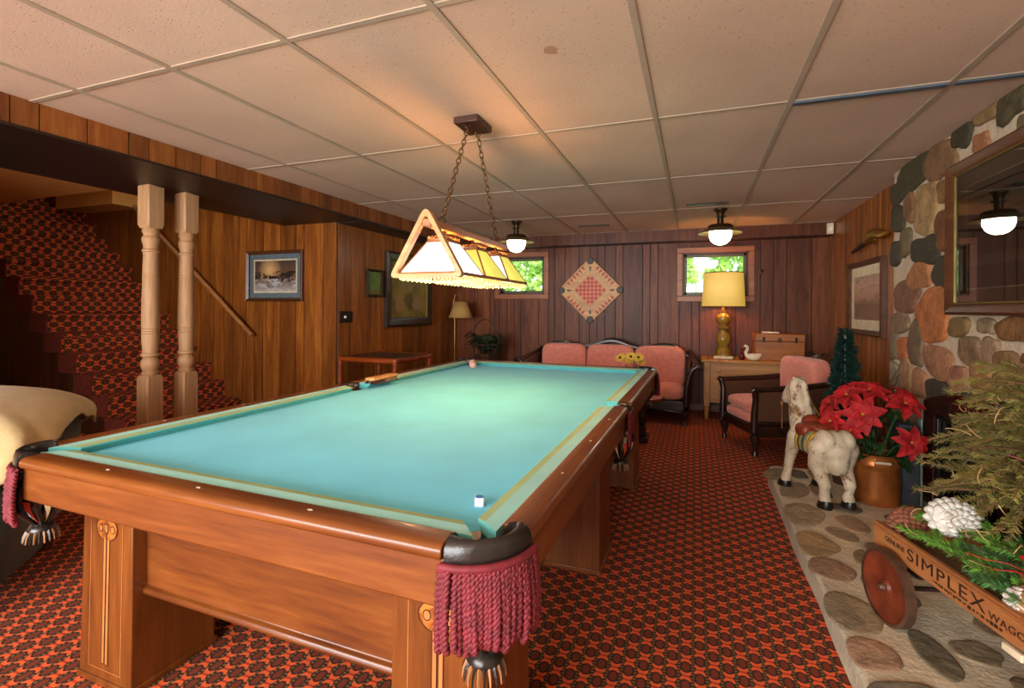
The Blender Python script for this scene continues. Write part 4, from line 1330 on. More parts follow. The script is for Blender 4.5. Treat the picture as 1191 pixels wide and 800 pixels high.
MB().box(-a + 0.04, -b_ + 0.04, T - 0.035, a - 0.04, b_ - 0.04, T - 0.010).build('table_top', MAT['dark_trim'], et, bevel=0.004)
MAT['linen'] = plain('tan_linen_shade', 'a88448', 0.8, 0, 0.06, 60)
fl = empty('swing_arm_floor_lamp', (-3.15, 6.15, 0), 'thin floor lamp with unlit tan shade in the left back corner', 'floor lamp')
MB().lathe([(0.0, 0), (0.13, 0), (0.13, 0.015), (0.03, 0.03), (0.012, 0.05), (0.0, 0.05)], 24).build('lamp_base', MAT['dark_brass'], fl, angle=40)
m = MB(); m.tube([(0, 0, 0.03), (0, 0, 1.12)], 0.010, 8); m.lathe([(0.0, 1.09), (0.022, 1.09), (0.022, 1.12), (0.0, 1.12)], 12); m.build('lamp_pole', MAT['dark_brass'], fl)
m = MB(); m.tube([(0, 0, 1.10), (-0.02, -0.02, 1.30), (0.02, -0.03, 1.44), (0.09, -0.03, 1.46), (0.105, -0.03, 1.34)], 0.007, 8); m.build('lamp_arm', MAT['dark_brass'], fl)
MB().lathe([(0.085, 1.345), (0.165, 1.125)], 28, (0.105, -0.03, 0), cap=False).build('lamp_shade', MAT['linen'], fl, solid=0.004)
MAT['dim_leaf'] = plain('dark_foliage', '22331a', 0.6, 0, 0.3, 20)
MAT['wicker'] = plain('dark_wicker', '3a2414', 0.6, 0, 0.3, 60)
bk = empty('plant_stand', (-2.62, 6.0, 0), 'dark wicker stand with hooped handle in the left back corner', 'plant stand')
m = MB()
for i in range(16):
    aa = 2 * pi * i / 16
    m.tube([(0.13 * cos(aa), 0.13 * sin(aa), 0), (0.10 * cos(aa + 0.5), 0.10 * sin(aa + 0.5), 0.45), (0.19 * cos(aa + 0.2), 0.19 * sin(aa + 0.2), 0.78)], 0.007, 5)
for z, rr in ((0.01, 0.135), (0.3, 0.113), (0.45, 0.105), (0.62, 0.15), (0.78, 0.195)):
    m.tube([(rr * cos(2 * pi * k / 24), rr * sin(2 * pi * k / 24), z) for k in range(25)], 0.009, 6)
m.lathe([(0.0, 0.44), (0.10, 0.44), (0.10, 0.455), (0.0, 0.455)], 20)
m.build('woven_body', MAT['wicker'], bk)
m = MB(); m.tube([(0.2 * cos(pi * k / 14), 0, 0.78 + 0.33 * sin(pi * k / 14)) for k in range(15)], 0.009, 6); m.build('hoop_handle', MAT['wicker'], bk)
pt = empty('potted_fern', (-2.62, 6.0, 0.455), 'dim green fern drooping from the wicker stand', 'plant')
MB().lathe([(0.0, 0), (0.06, 0), (0.085, 0.15), (0.09, 0.2), (0.0, 0.2)], 18).build('pot', plain('terracotta_dim', '6a3a22', 0.8), pt)
m = MB(); r = random.Random(8)
for i in range(46):
    aa = r.uniform(0, 2 * pi); L = r.uniform(0.20, 0.34); up = r.uniform(0.08, 0.30)
    pts = [Vector((L * t * cos(aa), L * t * sin(aa) * 0.8, 0.19 + up * sin(t * 2.2))) for t in (0, 0.25, 0.5, 0.75, 1)]
    for p0, p1 in zip(pts, pts[1:]):
        for t in (0.2, 0.5, 0.8):
            c_ = p0.lerp(p1, t); d = (p1 - p0).normalized(); s_ = d.cross(Vector((0, 0, 1))).normalized()
            for sg in (-1, 1):
                m.add([c_, c_ + s_ * sg * 0.045 + d * 0.012, c_ + s_ * sg * 0.05 + d * 0.03, c_ + d * 0.014], [(0, 1, 2, 3)])
    m.tube(pts, 0.002, 4)
m.build('fronds', MAT['dim_leaf'], pt)

# ================================================================== SOFA, COFFEE TABLE, FLOWERS
MAT['pink'] = plain('salmon_upholstery', 'dc8672', 0.85, 0, 0.08, 30, 0.25, 260, sheen=0.3)
MAT['carved'] = wood('dark_carved_wood', '1a0e08', '2c1810', '422618', 'x', 0.3, coat=0.2)
MAT['cane'] = stripes_mat('woven_cane', [(0.0, '5a3820'), (0.45, '6e4628'), (0.5, '2e1a0e'), (1.0, '4a2c18')], 'z', 70)

def cushion_soft(mb, c, r_, buttons=(), face='-y', puff=0.30):
    """upholstered pillow: superellipsoid with sewn buttons pressing into its front"""
    def fn(p):
        q = p.copy()
        for bx, bz in buttons:
            dx, dz = p.x - (c[0] + bx), p.z - (c[2] + bz)
            g_ = math.exp(-(dx * dx + dz * dz) / 0.0030)
            if p.y < c[1]:
                q.y += 0.022 * g_
        q += Vector((0, 1, 0)) * 0.004 * noise.noise(p * 9)
        return q
    mb.ell(c, r_, 56, 32, 0.36, 0.36, fn)

SFX, SFY = -0.995, 6.02
sofa = empty('sofa', (SFX, SFY, 0), 'salmon pink three-seat sofa with dark carved frame below the game board', 'sofa')
L = 0.93
# seat rail
m = MB(); m.box(-L, -0.40, 0.15, L, -0.35, 0.255); m.box(-L, -0.40, 0.15, -L + 0.05, 0.40, 0.255); m.box(L - 0.05, -0.40, 0.15, L, 0.40, 0.255); m.box(-L, 0.36, 0.15, L, 0.40, 0.255)
pr = [(-L + 0.06, 0.152)] + [(-L + 0.06 + (2 * L - 0.12) * i / 30, 0.135 - 0.012 * cos(6 * pi * i / 30)) for i in range(31)] + [(L - 0.06, 0.152)]
m.prism(pr[::-1], 'y', -0.405, -0.37)
m.build('seat_rail', MAT['carved'], sofa, bevel=0.008)
for sx in (-1, 0, 1):
    for sy in (-0.385, 0.37):
        m = MB(); m.lathe([(0.0, 0), (0.028, 0.0), (0.022, 0.02), (0.017, 0.045), (0.026, 0.07), (0.034, 0.11), (0.036, 0.155), (0.0, 0.155)], 12, (sx * (L - 0.03), sy, 0)); m.build('leg', MAT['carved'], sofa)
# camel back frame
m = MB(); N = 60; rings = []
for i in range(N + 1):
    t = -1 + 2 * i / N; x = t * L
    z = 0.80 + 0.055 * cos(pi * t * 1.0) ** 2 * (1 if abs(t) < 0.5 else 0.35) + 0.022 * cos(3 * pi * t) - 0.09 * smoothstep(0.82, 1.0, abs(t))
    h_ = 0.035 + 0.012 * abs(cos(1.5 * pi * t))
    y = 0.335 - 0.02
    rings.append([(x, y - 0.028, z - h_), (x, y - 0.034, z - 0.01), (x, y - 0.02, z + 0.012), (x, y + 0.02, z + 0.012), (x, y + 0.034, z - 0.01), (x, y + 0.028, z - h_)])
m.loft(rings).build('crest_rail', MAT['carved'], sofa, angle=50)
m = MB(); m.box(-L + 0.02, 0.31, 0.25, L - 0.02, 0.34, 0.76); m.build('back_panel', MAT['cane'], sofa)
for i in range(3):
    xw = 2 * (L - 0.04) / 3; xc = -L + 0.04 + xw * (i + 0.5)
    m = MB(); cushion_soft(m, (xc, 0.21, 0.565), (xw / 2 - 0.003, 0.10, 0.245), [(-0.12, 0.08), (0.12, 0.08), (-0.12, -0.08), (0.12, -0.08)]); m.build('back_cushion', MAT['pink'], sofa, angle=180)
    m = MB(); m.ell((xc, -0.10, 0.325), (xw / 2 - 0.004, 0.285, 0.075), 36, 18, 0.35, 0.5); m.build('seat_cushion', MAT['pink'], sofa, angle=180)
for sx in (-1, 1):
    m = MB(); pts = [(-0.385, 0.20), (-0.375, 0.32), (-0.35, 0.44), (-0.345, 0.54), (-0.37, 0.615), (-0.405, 0.645), (-0.435, 0.625), (-0.43, 0.60)]
    xs = [0.0, 0.0, 0.01, 0.03, 0.07, 0.12, 0.15, 0.15]
    m.tube([(sx * (L - 0.02 + x), -0.385, z) for (y, z), x in zip(pts, xs)], [0.034, 0.034, 0.032, 0.030, 0.030, 0.030, 0.026, 0.018], 10)
    m.tube([(sx * (L + 0.075), -0.385, 0.635), (sx * (L + 0.07), -0.1, 0.655), (sx * (L + 0.03), 0.2, 0.70), (sx * (L - 0.01), 0.32, 0.74)], [0.030, 0.028, 0.027, 0.027], 10)
    m.tube([(sx * (L - 0.02), -0.36, 0.26), (sx * (L - 0.02), 0.33, 0.27)], 0.025, 8)
    m.build('arm', MAT['carved'], sofa)
    m = MB(); pr = [(-0.36, 0.26), (0.31, 0.26), (0.31, 0.70), (0.2, 0.68), (-0.1, 0.64), (-0.36, 0.60)]
    m.prism(pr, 'x', sx * (L - 0.005), sx * (L + 0.012)); m.build('arm_panel', MAT['cane'], sofa)

ct = empty('coffee_table', (-0.80, 4.86, 0), 'dark coffee table with rounded brown top in front of the sofa', 'coffee table')
m = MB(); m.prism([(0.53 * math.copysign(abs(cos(2 * pi * i / 40)) ** 0.6, cos(2 * pi * i / 40)), 0.27 * math.copysign(abs(sin(2 * pi * i / 40)) ** 0.7, sin(2 * pi * i / 40))) for i in range(40)], 'z', 0.40, 0.432); m.build('table_top', MAT['gloss_wood'], ct, bevel=0.012, seg=3)
for sx in (-1, 1):
    m = MB(); m.box(sx * 0.33 - 0.06, -0.12, 0.0, sx * 0.33 + 0.06, 0.12, 0.05); m.box(sx * 0.33 - 0.035, -0.05, 0.05, sx * 0.33 + 0.035, 0.05, 0.14); m.lathe([(0.03, 0.14), (0.045, 0.18), (0.05, 0.24), (0.035, 0.30), (0.05, 0.36), (0.06, 0.40)], 14, (sx * 0.33, 0, 0))
    m.build('pedestal', MAT['carved'], ct, bevel=0.008)
m = MB(); m.box(-0.32, -0.03, 0.16, 0.32, 0.03, 0.21); m.build('stretcher', MAT['carved'], ct, bevel=0.006)
MAT['petal_y'] = plain('yellow_petals', 'dcb444', 0.6, 0, 0.2, 60); MAT['petal_dark'] = plain('dark_flower_centre', '2c1c0a', 0.8); MAT['leaf'] = plain('green_leaf', '2f4a20', 0.5, 0, 0.25, 18)
fv = empty('flower_arrangement', (-0.57, 4.84, 0.432), 'yellow flowers in a vase on the coffee table behind the pool table', 'flowers')
MB().lathe([(0.0, 0), (0.05, 0), (0.07, 0.06), (0.06, 0.14), (0.04, 0.19), (0.05, 0.215), (0.0, 0.21)], 18).build('vase', plain('brown_vase', '5a3a20', 0.3), fv)
r = random.Random(12)
for k in range(9):
    aa = 2 * pi * k / 9 + r.uniform(-0.2, 0.2); rr = 0.085 * (0.3 if k % 3 == 0 else 1); c_ = Vector((rr * 1.3 * cos(aa), rr * sin(aa) - 0.02, 0.335 + r.uniform(-0.03, 0.045)))
    nrm = Vector((c_.x * 3, c_.y * 3 - 0.6, 0.8)).normalized(); e1 = nrm.orthogonal().normalized(); e2 = nrm.cross(e1)
    m = MB()
    for q in range(11):
        b_ = 2 * pi * q / 11; d = e1 * cos(b_) + e2 * sin(b_); s_ = nrm.cross(d)
        m.add([c_, c_ + d * 0.03 + s_ * 0.014 + nrm * 0.006, c_ + d * 0.062 + nrm * 0.002, c_ + d * 0.03 - s_ * 0.014 + nrm * 0.006], [(0, 1, 2, 3)])
    m.tube([tuple(c_), tuple(c_ * 0.5 + Vector((0, 0, 0.13)))], 0.003, 4)
    f_ = m.build('flower', MAT['petal_y'], fv)
    MB().ell(tuple(c_ + nrm * 0.006), (0.013, 0.013, 0.012), 8, 6).build('flower_centre', MAT['petal_dark'], f_)
m = MB()
for k in range(26):
    aa = r.uniform(0, 6.28); c_ = Vector((0.03 * cos(aa), 0.03 * sin(aa), 0.21)); d = Vector((cos(aa), sin(aa), r.uniform(0.3, 1.2))).normalized(); s_ = d.cross(Vector((0, 0, 1))).normalized(); L_ = r.uniform(0.07, 0.12)
    m.add([c_, c_ + d * L_ * 0.5 + s_ * 0.02, c_ + d * L_, c_ + d * L_ * 0.5 - s_ * 0.02], [(0, 1, 2, 3)])
m.build('leaves', MAT['leaf'], fv)
# ================================================================== DRESSER AND WHAT STANDS ON IT
MAT['pine'] = wood('honey_pine', '96602a', 'b47c3e', 'c6904e', 'x', 0.45)
MAT['pine_z'] = wood('honey_pine_upright', '96602a', 'b47c3e', 'c6904e', 'z', 0.45)
MAT['chest_wood'] = wood('amber_chest_wood', '7c4212', '9c5a1e', 'b06c2a', 'x', 0.4)
dr = empty('dresser', (0.60, 6.26, 0), 'low honey pine dresser against the back wall under the table lamp', 'dresser')
DW, D0, D1, DT = 0.50, -0.26, 0.26, 0.69
for sx in (-1, 1):
    for yy in (D0 + 0.03, D1 - 0.03):
        m = MB(); m.box(sx * (DW - 0.03) - 0.03, yy - 0.03, 0.16, sx * (DW - 0.03) + 0.03, yy + 0.03, DT - 0.03)
        m.lathe([(0.014, 0.0), (0.018, 0.01), (0.024, 0.06), (0.03, 0.12), (0.026, 0.145), (0.032, 0.16)], 12, (sx * (DW - 0.03), yy, 0)); m.build('leg', MAT['pine_z'], dr, bevel=0.003)
m = MB(); m.box(-DW + 0.05, D0 + 0.02, 0.20, DW - 0.05, D1 - 0.02, DT - 0.03); m.build('carcass', MAT['pine'], dr, bevel=0.003)
MB().box(-DW - 0.03, D0 - 0.03, DT - 0.03, DW + 0.03, D1 + 0.015, DT).build('dresser_top', MAT['pine'], dr, bevel=0.008)
for z0, z1 in ((0.49, 0.64), (0.235, 0.475)):
    d_ = MB().box(-DW + 0.065, D0 + 0.006, z0, DW - 0.065, D0 + 0.03, z1).build('drawer', MAT['pine'], dr, bevel=0.005)
    for sx in (-0.34, 0.34):
        k = MB(); k.lathe([(0.0, 0), (0.008, 0.0), (0.008, 0.012), (0.018, 0.022), (0.016, 0.03), (0.0, 0.034)], 14); ko = k.build('knob', MAT['pine'], d_)
        ko.matrix_local = Matrix.Translation((sx, D0 + 0.006, (z0 + z1) / 2)) @ Matrix.Rotation(pi / 2, 4, 'X')

MAT['lamp_gold'] = wood('olive_gold_turning', '6a5018', '8c6c24', 'a68434', 'z', 0.3, coat=0.3)
MAT['drum'] = shade_mat('lit_drum_shade', 'd8b878', 'd8b03e', 0.62)
tl = empty('table_lamp', (0.31, 6.26, DT), 'turned wooden table lamp with lit yellow drum shade on the dresser', 'table lamp')
MB().box(-0.105, -0.09, 0, 0.105, 0.09, 0.028).build('base_plate', MAT['cream'], tl, bevel=0.004)
MB().lathe([(0.0, 0.028), (0.092, 0.028), (0.092, 0.05), (0.08, 0.06), (0.084, 0.10), (0.07, 0.115), (0.05, 0.13), (0.062, 0.16), (0.080, 0.20), (0.084, 0.23), (0.070, 0.275), (0.046, 0.31), (0.040, 0.335), (0.068, 0.35), (0.070, 0.362), (0.044, 0.372), (0.046, 0.39), (0.070, 0.415), (0.082, 0.45), (0.076, 0.485), (0.054, 0.51), (0.026, 0.525), (0.02, 0.56), (0.012, 0.60), (0.0, 0.60)], 28).build('turned_base', MAT['lamp_gold'], tl, angle=30)
sh = MB().lathe([(0.236, 0.60), (0.214, 1.00)], 44, cap=False).build('lamp_shade', MAT['drum'], tl, solid=0.003)
m = MB()
for rr, z in ((0.237, 0.602), (0.215, 0.998)):
    m.tube([(rr * cos(2 * pi * k / 40), rr * sin(2 * pi * k / 40), z) for k in range(41)], 0.005, 5)
m.build('shade_trim', MAT['fr_brown'], sh)
m = MB(); m.tube([(0, 0, 0.58), (0, 0, 0.98)], 0.005, 6); m.tube([(-0.21, 0, 0.98), (0.21, 0, 0.98)], 0.003, 5); m.build('harp', MAT['dark_brass'], tl)
MB().ell((0, 0, 0.74), (0.03, 0.03, 0.045), 12, 8).build('bulb', emit('lit_bulb_warm', 'ffa858', 300.0), tl)

cx_ = empty('wooden_chest', (0.885, 6.30, DT), 'amber wooden chest with dark latches on the dresser', 'chest')
CWd, CD, CH = 0.245, 0.15, 0.215
MB().box(-CWd, -CD, 0, CWd, CD, CH).build('chest_body', MAT['chest_wood'], cx_, bevel=0.005)
MB().box(-CWd - 0.004, -CD - 0.004, CH + 0.003, CWd + 0.004, CD + 0.004, CH + 0.082).build('chest_lid', MAT['chest_wood'], cx_, bevel=0.006)
for x in (-0.16, 0.16):
    m = MB(); m.cbox((x, -CD - 0.007, CH + 0.015), (0.022, 0.008, 0.055)); m.ell((x, -CD - 0.012, CH + 0.035), (0.016, 0.006, 0.014), 10, 6); m.build('latch', MAT['black'], cx_, bevel=0.002)
m = MB(); m.prism([(0.022 * cos(2 * pi * i / 18), CH + 0.012 + 0.026 * sin(2 * pi * i / 18)) for i in range(18)], 'y', -CD - 0.012, -CD - 0.002); m.build('lock_plate', MAT['dark_metal'], cx_, bevel=0.003)
m = MB(); m.tube([(-0.05, -CD - 0.006, CH + 0.001), (0.05, -CD - 0.006, CH + 0.001)], 0.003, 5); m.box(-CWd, -CD - 0.0055, CH - 0.002, CWd, -CD + 0.01, CH + 0.004); m.build('lid_seam', MAT['black'], cx_)
m = MB(); rings = []
for i in range(9):
    t = i / 8; rings.append([(-0.085 + 0.17 * t, -0.03 + 0.012 * sin(5 * t) + 0.022 * cos(2 * pi * k / 8), 0.014 + 0.012 * sin(2 * pi * k / 8) * (1 - 0.3 * t)) for k in range(8)])
tag(m.loft(rings).build('rolled_cloth', MAT['white'], loc=(0.80, 6.26, DT + CH + 0.082), angle=80), 'small rolled white cloth on top of the amber chest', 'cloth')

sw_ = empty('swan_figurine', (0.60, 6.07, DT), 'small cream swan figurine on the dresser in front of the chest', 'figurine')
m = MB(); m.ell((0.012, 0, 0.042), (0.075, 0.045, 0.042), 20, 12); m.ell((0.075, 0, 0.065), (0.03, 0.02, 0.018), 10, 8)
m.tube([(-0.05, 0, 0.05), (-0.065, 0, 0.09), (-0.045, 0, 0.125), (-0.05, 0, 0.155), (-0.07, 0, 0.165), (-0.085, 0, 0.155)], [0.026, 0.020, 0.016, 0.016, 0.016, 0.008], 10)
m.build('swan_body', plain('cream_ceramic', 'e4d6b8', 0.25, 0, 0.03), sw_, remesh=0.006)
MB().tube([(-0.083, 0, 0.156), (-0.104, 0, 0.146)], [0.008, 0.002], 8).build('beak', MAT['gilt'], sw_)
m = MB(); m.lathe([(0.0, 0), (0.022, 0), (0.032, 0.03), (0.030, 0.065), (0.014, 0.09), (0.012, 0.11), (0.019, 0.125), (0.0, 0.12)], 16)
tag(m.build('bud_vase', plain('dark_red_glass', '5a0c12', 0.12), loc=(0.50, 6.10, DT)), 'small dark red vase on the dresser left of the swan', 'vase')

# ================================================================== PINK ARMCHAIR
ac = empty('armchair', (0.713, 5.105, 0), 'salmon pink armchair with dark frame and cane sides near the hearth', 'armchair', radians(-69.7))
w_ = 0.325
m = MB(); m.box(-w_, -0.37, 0.17, w_, -0.32, 0.255); m.box(-w_, -0.37, 0.17, -w_ + 0.05, 0.37, 0.255); m.box(w_ - 0.05, -0.37, 0.17, w_, 0.37, 0.255); m.box(-w_, 0.32, 0.17, w_, 0.37, 0.255)
m.build('seat_rail', MAT['carved'], ac, bevel=0.008)
for sx in (-1, 1):
    for sy in (-0.35, 0.35):
        m = MB(); m.lathe([(0.0, 0), (0.030, 0.0), (0.024, 0.02), (0.018, 0.045), (0.028, 0.08), (0.036, 0.12), (0.038, 0.175), (0.0, 0.175)], 14, (sx * (w_ - 0.02), sy, 0)); m.build('leg', MAT['carved'], ac)
    m = MB()
    m.tube([(sx * (w_ - 0.01), -0.365, 0.20), (sx * (w_ - 0.01), -0.362, 0.36), (sx * (w_ + 0.0), -0.355, 0.48), (sx * (w_ + 0.01), -0.365, 0.55), (sx * (w_ + 0.015), -0.39, 0.575), (sx * (w_ + 0.015), -0.405, 0.56)], [0.032, 0.028, 0.026, 0.028, 0.028, 0.016], 10)
    m.tube([(sx * (w_ + 0.012), -0.37, 0.57), (sx * (w_ + 0.005), 0.0, 0.585), (sx * (w_ - 0.02), 0.33, 0.62)], 0.026, 10)
    m.tube([(sx * (w_ - 0.01), -0.35, 0.28), (sx * (w_ - 0.01), 0.34, 0.28)], 0.024, 8)
    m.box(sx * (w_ - 0.01) - 0.010, -0.34, 0.16, sx * (w_ - 0.01) + 0.012, 0.34, 0.25)
    m.build('arm', MAT['carved'], ac)
    m = MB(); m.prism([(-0.34, 0.30), (0.33, 0.30), (0.33, 0.60), (-0.34, 0.56)], 'x', sx * (w_ - 0.004), sx * (w_ + 0.004)); m.build('cane_panel', MAT['cane_pink'] if 'cane_pink' in MAT else MAT['cane'], ac)
m = MB(); m.ell((0, -0.045, 0.30), (w_ - 0.035, 0.335, 0.055), 36, 18, 0.35, 0.5); m.build('seat_deck', MAT['pink'], ac, angle=180)
m = MB(); m.ell((0, -0.045, 0.395), (w_ - 0.035, 0.32, 0.060), 36, 18, 0.35, 0.55); m.build('seat_cushion', MAT['pink'], ac, angle=180)
m = MB(); cushion_soft(m, (0, 0.25, 0.62), (w_ - 0.04, 0.095, 0.20), [(-0.1, 0.05), (0.1, 0.05), (0, -0.07)]); m.build('back_cushion', MAT['pink'], ac, angle=180)
m = MB(); N = 30; rings = []
for i in range(N + 1):
    t = -1 + 2 * i / N; x = t * (w_ + 0.005); z = 0.80 + 0.03 * cos(pi * t * 1.5) - 0.12 * smoothstep(0.75, 1, abs(t)); y = 0.375
    rings.append([(x, y - 0.02, z - 0.04), (x, y - 0.026, z - 0.01), (x, y, z + 0.014), (x, y + 0.026, z - 0.01), (x, y + 0.02, z - 0.04)])
m.loft(rings)
for sx in (-1, 1):
    m.tube([(sx * (w_ - 0.01), 0.36, 0.2), (sx * (w_ - 0.0), 0.375, 0.72)], 0.026, 8)
    m.tube([(sx * 0.05, 0.375, 0.84), (sx * 0.10, 0.375, 0.875), (sx * 0.15, 0.375, 0.86), (sx * 0.14, 0.375, 0.84)], 0.008, 6)
m.box(-w_, 0.355, 0.25, w_, 0.385, 0.76)
m.build('back_frame', MAT['carved'], ac, angle=50)

# ================================================================== GREEN ARMCHAIR WITH BLANKET
MAT['green'] = plain('dark_green_upholstery', '12281f', 0.8, 0, 0.15, 30, 0.2, 200, sheen=0.2)
MAT['blanket'] = plain('cream_blanket', 'cbb684', 0.9, 0, 0.05, 14, 0.3, 160, sheen=0.25)
GCX, GCY, GRZ = -3.12, 1.06, radians(45)
gc = empty('upholstered_armchair', (GCX, GCY, 0), 'dark green armchair at the left edge under a cream blanket', 'armchair', GRZ)
def gshape(a, z):      # plan radius of the padded chair body
    e = 0.45
    c_, s_ = math.copysign(abs(cos(a)) ** e, cos(a)), math.copysign(abs(sin(a)) ** e, sin(a))
    k = 0.365 + 0.135 * smoothstep(0.1, 0.66, z) + 0.012 * sin(8 * z)
    if z > 0.66:
        q = (z - 0.66) / 0.19; k *= sqrt(max(0.0, 1 - min(1, q) ** 2 * 0.92))
    return k * c_ * 1.02, k * s_ * 0.95
m = MB(); rings = []
for z in (0.09, 0.11, 0.2, 0.3, 0.4, 0.5, 0.6, 0.66, 0.72, 0.77, 0.81, 0.84, 0.848, 0.85):
    rings.append([(gshape(2 * pi * i / 56, z)[0] + 0.006 * noise.noise(Vector((i * 0.5, z * 5, 0))), gshape(2 * pi * i / 56, z)[1], z) for i in range(56)])
m.loft(rings); m.build('padded_body', MAT['green'], gc, angle=80)
for sx in (-1, 1):
    for sy in (-1, 1):
        m = MB(); m.lathe([(0.018, 0), (0.028, 0.10)], 10, (sx * 0.34, sy * 0.32, 0)); m.build('leg', MAT['fr_brown'], gc)
# blanket thrown over it: follows the body with its own irregular hem
m = MB(); rings = []; NA = 120; NS = 30
def hem(a):
    # world angle decides how far down the blanket hangs
    wa = (a + GRZ) % (2 * pi)
    base = 0.60
    d = lambda c_: abs((wa - c_ + pi) % (2 * pi) - pi)
    base += 0.10 * math.exp(-(d(0.75) / 0.30) ** 2) + 0.045 * math.exp(-(d(1.35) / 0.28) ** 2) - 0.07 * math.exp(-(d(-0.3) / 0.5) ** 2)
    return base + 0.018 * sin(9 * a) + 0.012 * sin(23 * a + 1)
for j in range(NS + 1):
    s_ = j / NS; ring = []
    for i in range(NA):
        a = 2 * pi * i / NA; h_ = hem(a)
        z = 0.866 if s_ < 0.22 else 0.866 - (0.866 - h_) * ((s_ - 0.22) / 0.78) ** 1.25
        k = min(1, s_ / 0.22)
        zz = min(0.849, z - 0.016)
        gx, gy = gshape(a, zz)
        f_ = 1.0 + (0.05 + 0.03 * sin(11 * a + 3 * s_)) * s_
        if s_ < 0.22:
            gx, gy = gx * k, gy * k
        wv = 0.010 * noise.noise(Vector((cos(a) * 4, sin(a) * 4, s_ * 5)))
        sag = 0.03 * (1 - s_) * noise.noise(Vector((cos(a) * 2 * s_, sin(a) * 2 * s_, 1.0)))
        ring.append((gx * f_ + math.copysign(0.016, gx) * (s_ > 0.05) + wv, gy * f_ + math.copysign(0.016, gy) * (s_ > 0.05) + wv, z + sag * 0.5 + 0.012))
    rings.append(ring)
m.loft(rings, True, False)
bl = m.build('throw_blanket', MAT['blanket'], loc=(GCX, GCY, 0), rz=GRZ, angle=180, solid=0.008)
tag(bl, 'cream blanket draped over the dark green armchair', 'blanket')

# ================================================================== FIREPLACE INSERT
MAT['insert'] = wood('dark_red_brown_surround', '1c0806', '300e0a', '451610', 'z', 0.25, coat=0.4)
MAT['fire_glass'] = plain('dark_door_glass', '0a0807', 0.06, 0, 0.02)
fi = empty('fireplace_insert', (SX, 3.02, HZ), 'dark red-brown arched fireplace surround with glass door set in the stone', 'fireplace')
half = 0.63
outer = [(-half, 0.0)] + [(-half + 2 * half * i / 30, 0.60 + 0.115 * sin(pi * i / 30) ** 0.8) for i in range(31)] + [(half, 0.0)]
inner = [(-half + 0.11, 0.02)] + [(-half + 0.11 + (2 * half - 0.22) * i / 30, 0.545) for i in range(31)] + [(half - 0.11, 0.02)]
m = MB(); rings = []
for P, xx in ((outer, 0.04), (outer, -0.04), (inner, -0.035), (inner, 0.04)):
    rings.append([(xx, p[0], p[1]) for p in P])
rings.append(rings[0])
m.loft(rings, True, False); m.build('arched_surround', MAT['insert'], fi, bevel=0.006, angle=40)
m = MB(); k = 0.11
m.box(0.0, -half + k, 0.0, 0.03, half - k, 0.56); m.build('door_glass', MAT['fire_glass'], fi)
m = MB()
for a_, b_, c_, d in ((-half + k - 0.005, -half + k + 0.03, 0.02, 0.545), (half - k - 0.03, half - k + 0.005, 0.02, 0.545), (-0.018, 0.018, 0.02, 0.545), (-half + k, half - k, 0.515, 0.548), (-half + k, half - k, 0.0, 0.03)):
    m.box(-0.022, a_, c_, 0.0, b_, d)
m.build('door_frame', MAT['black'], fi, bevel=0.004)
m = MB(); m.tube([(-0.045, 0.035, 0.22), (-0.055, 0.035, 0.30), (-0.045, 0.035, 0.36)], 0.008, 8); m.build('door_handle', MAT['dark_metal'], fi)

# dark box between the copper pot and the fireplace
dk = empty('hearth_box', (1.185, 3.60, HZ), 'narrow blue-grey box standing between copper pot and fireplace', 'box')
MB().box(-0.055, -0.10, 0, 0.045, 0.10, 0.47).build('box_body', plain('blue_grey_slate', '2c3238', 0.6, 0, 0.2, 12), dk, bevel=0.006)
MB().box(0.046, -0.11, 0, 0.054, -0.06, 0.60).build('edge_strip', plain('pale_green_edge', '6f8078', 0.3), dk, bevel=0.002)

# ================================================================== COPPER POT AND POINSETTIA
MAT['copper'] = plain('worn_copper', 'ac6430', 0.36, 0.6, 0.25, 7, 0.5, 12)
cp = empty('copper_pot', (1.02, 3.50, HZ), 'worn copper boiler pot with pale handle on the stone hearth', 'pot')
m = MB(); rings = []
for rr, z in ((0.100, 0.0), (0.106, 0.008), (0.104, 0.05), (0.109, 0.12), (0.106, 0.20), (0.110, 0.225), (0.115, 0.232), (0.110, 0.24), (0.108, 0.29), (0.112, 0.297), (0.104, 0.297), (0.098, 0.20), (0.02, 0.18)):
    rings.append([(rr * 1.08 * cos(2 * pi * k / 40) * (1 + 0.012 * noise.noise(Vector((cos(2 * pi * k / 40) * 3, z * 12, 2)))), rr * sin(2 * pi * k / 40) * (1 + 0.012 * noise.noise(Vector((k * 0.4, z * 12, 5)))), z) for k in range(40)])
m.loft(rings).build('pot_body', MAT['copper'], cp, angle=50)
m = MB(); m.cbox((-0.01, -0.118, 0.262), (0.075, 0.006, 0.05)); m.build('handle_plate', MAT['copper'], cp, bevel=0.003)
m = MB(); m.tube([(-0.045, -0.135, 0.266), (0.028, -0.135, 0.266)], 0.0085, 10); m.tube([(-0.045, -0.135, 0.266), (-0.045, -0.112, 0.270)], 0.004, 6); m.tube([(0.028, -0.135, 0.266), (0.028, -0.112, 0.270)], 0.004, 6); m.build('handle_grip', plain('bleached_grip', 'b9a88c', 0.6), cp)

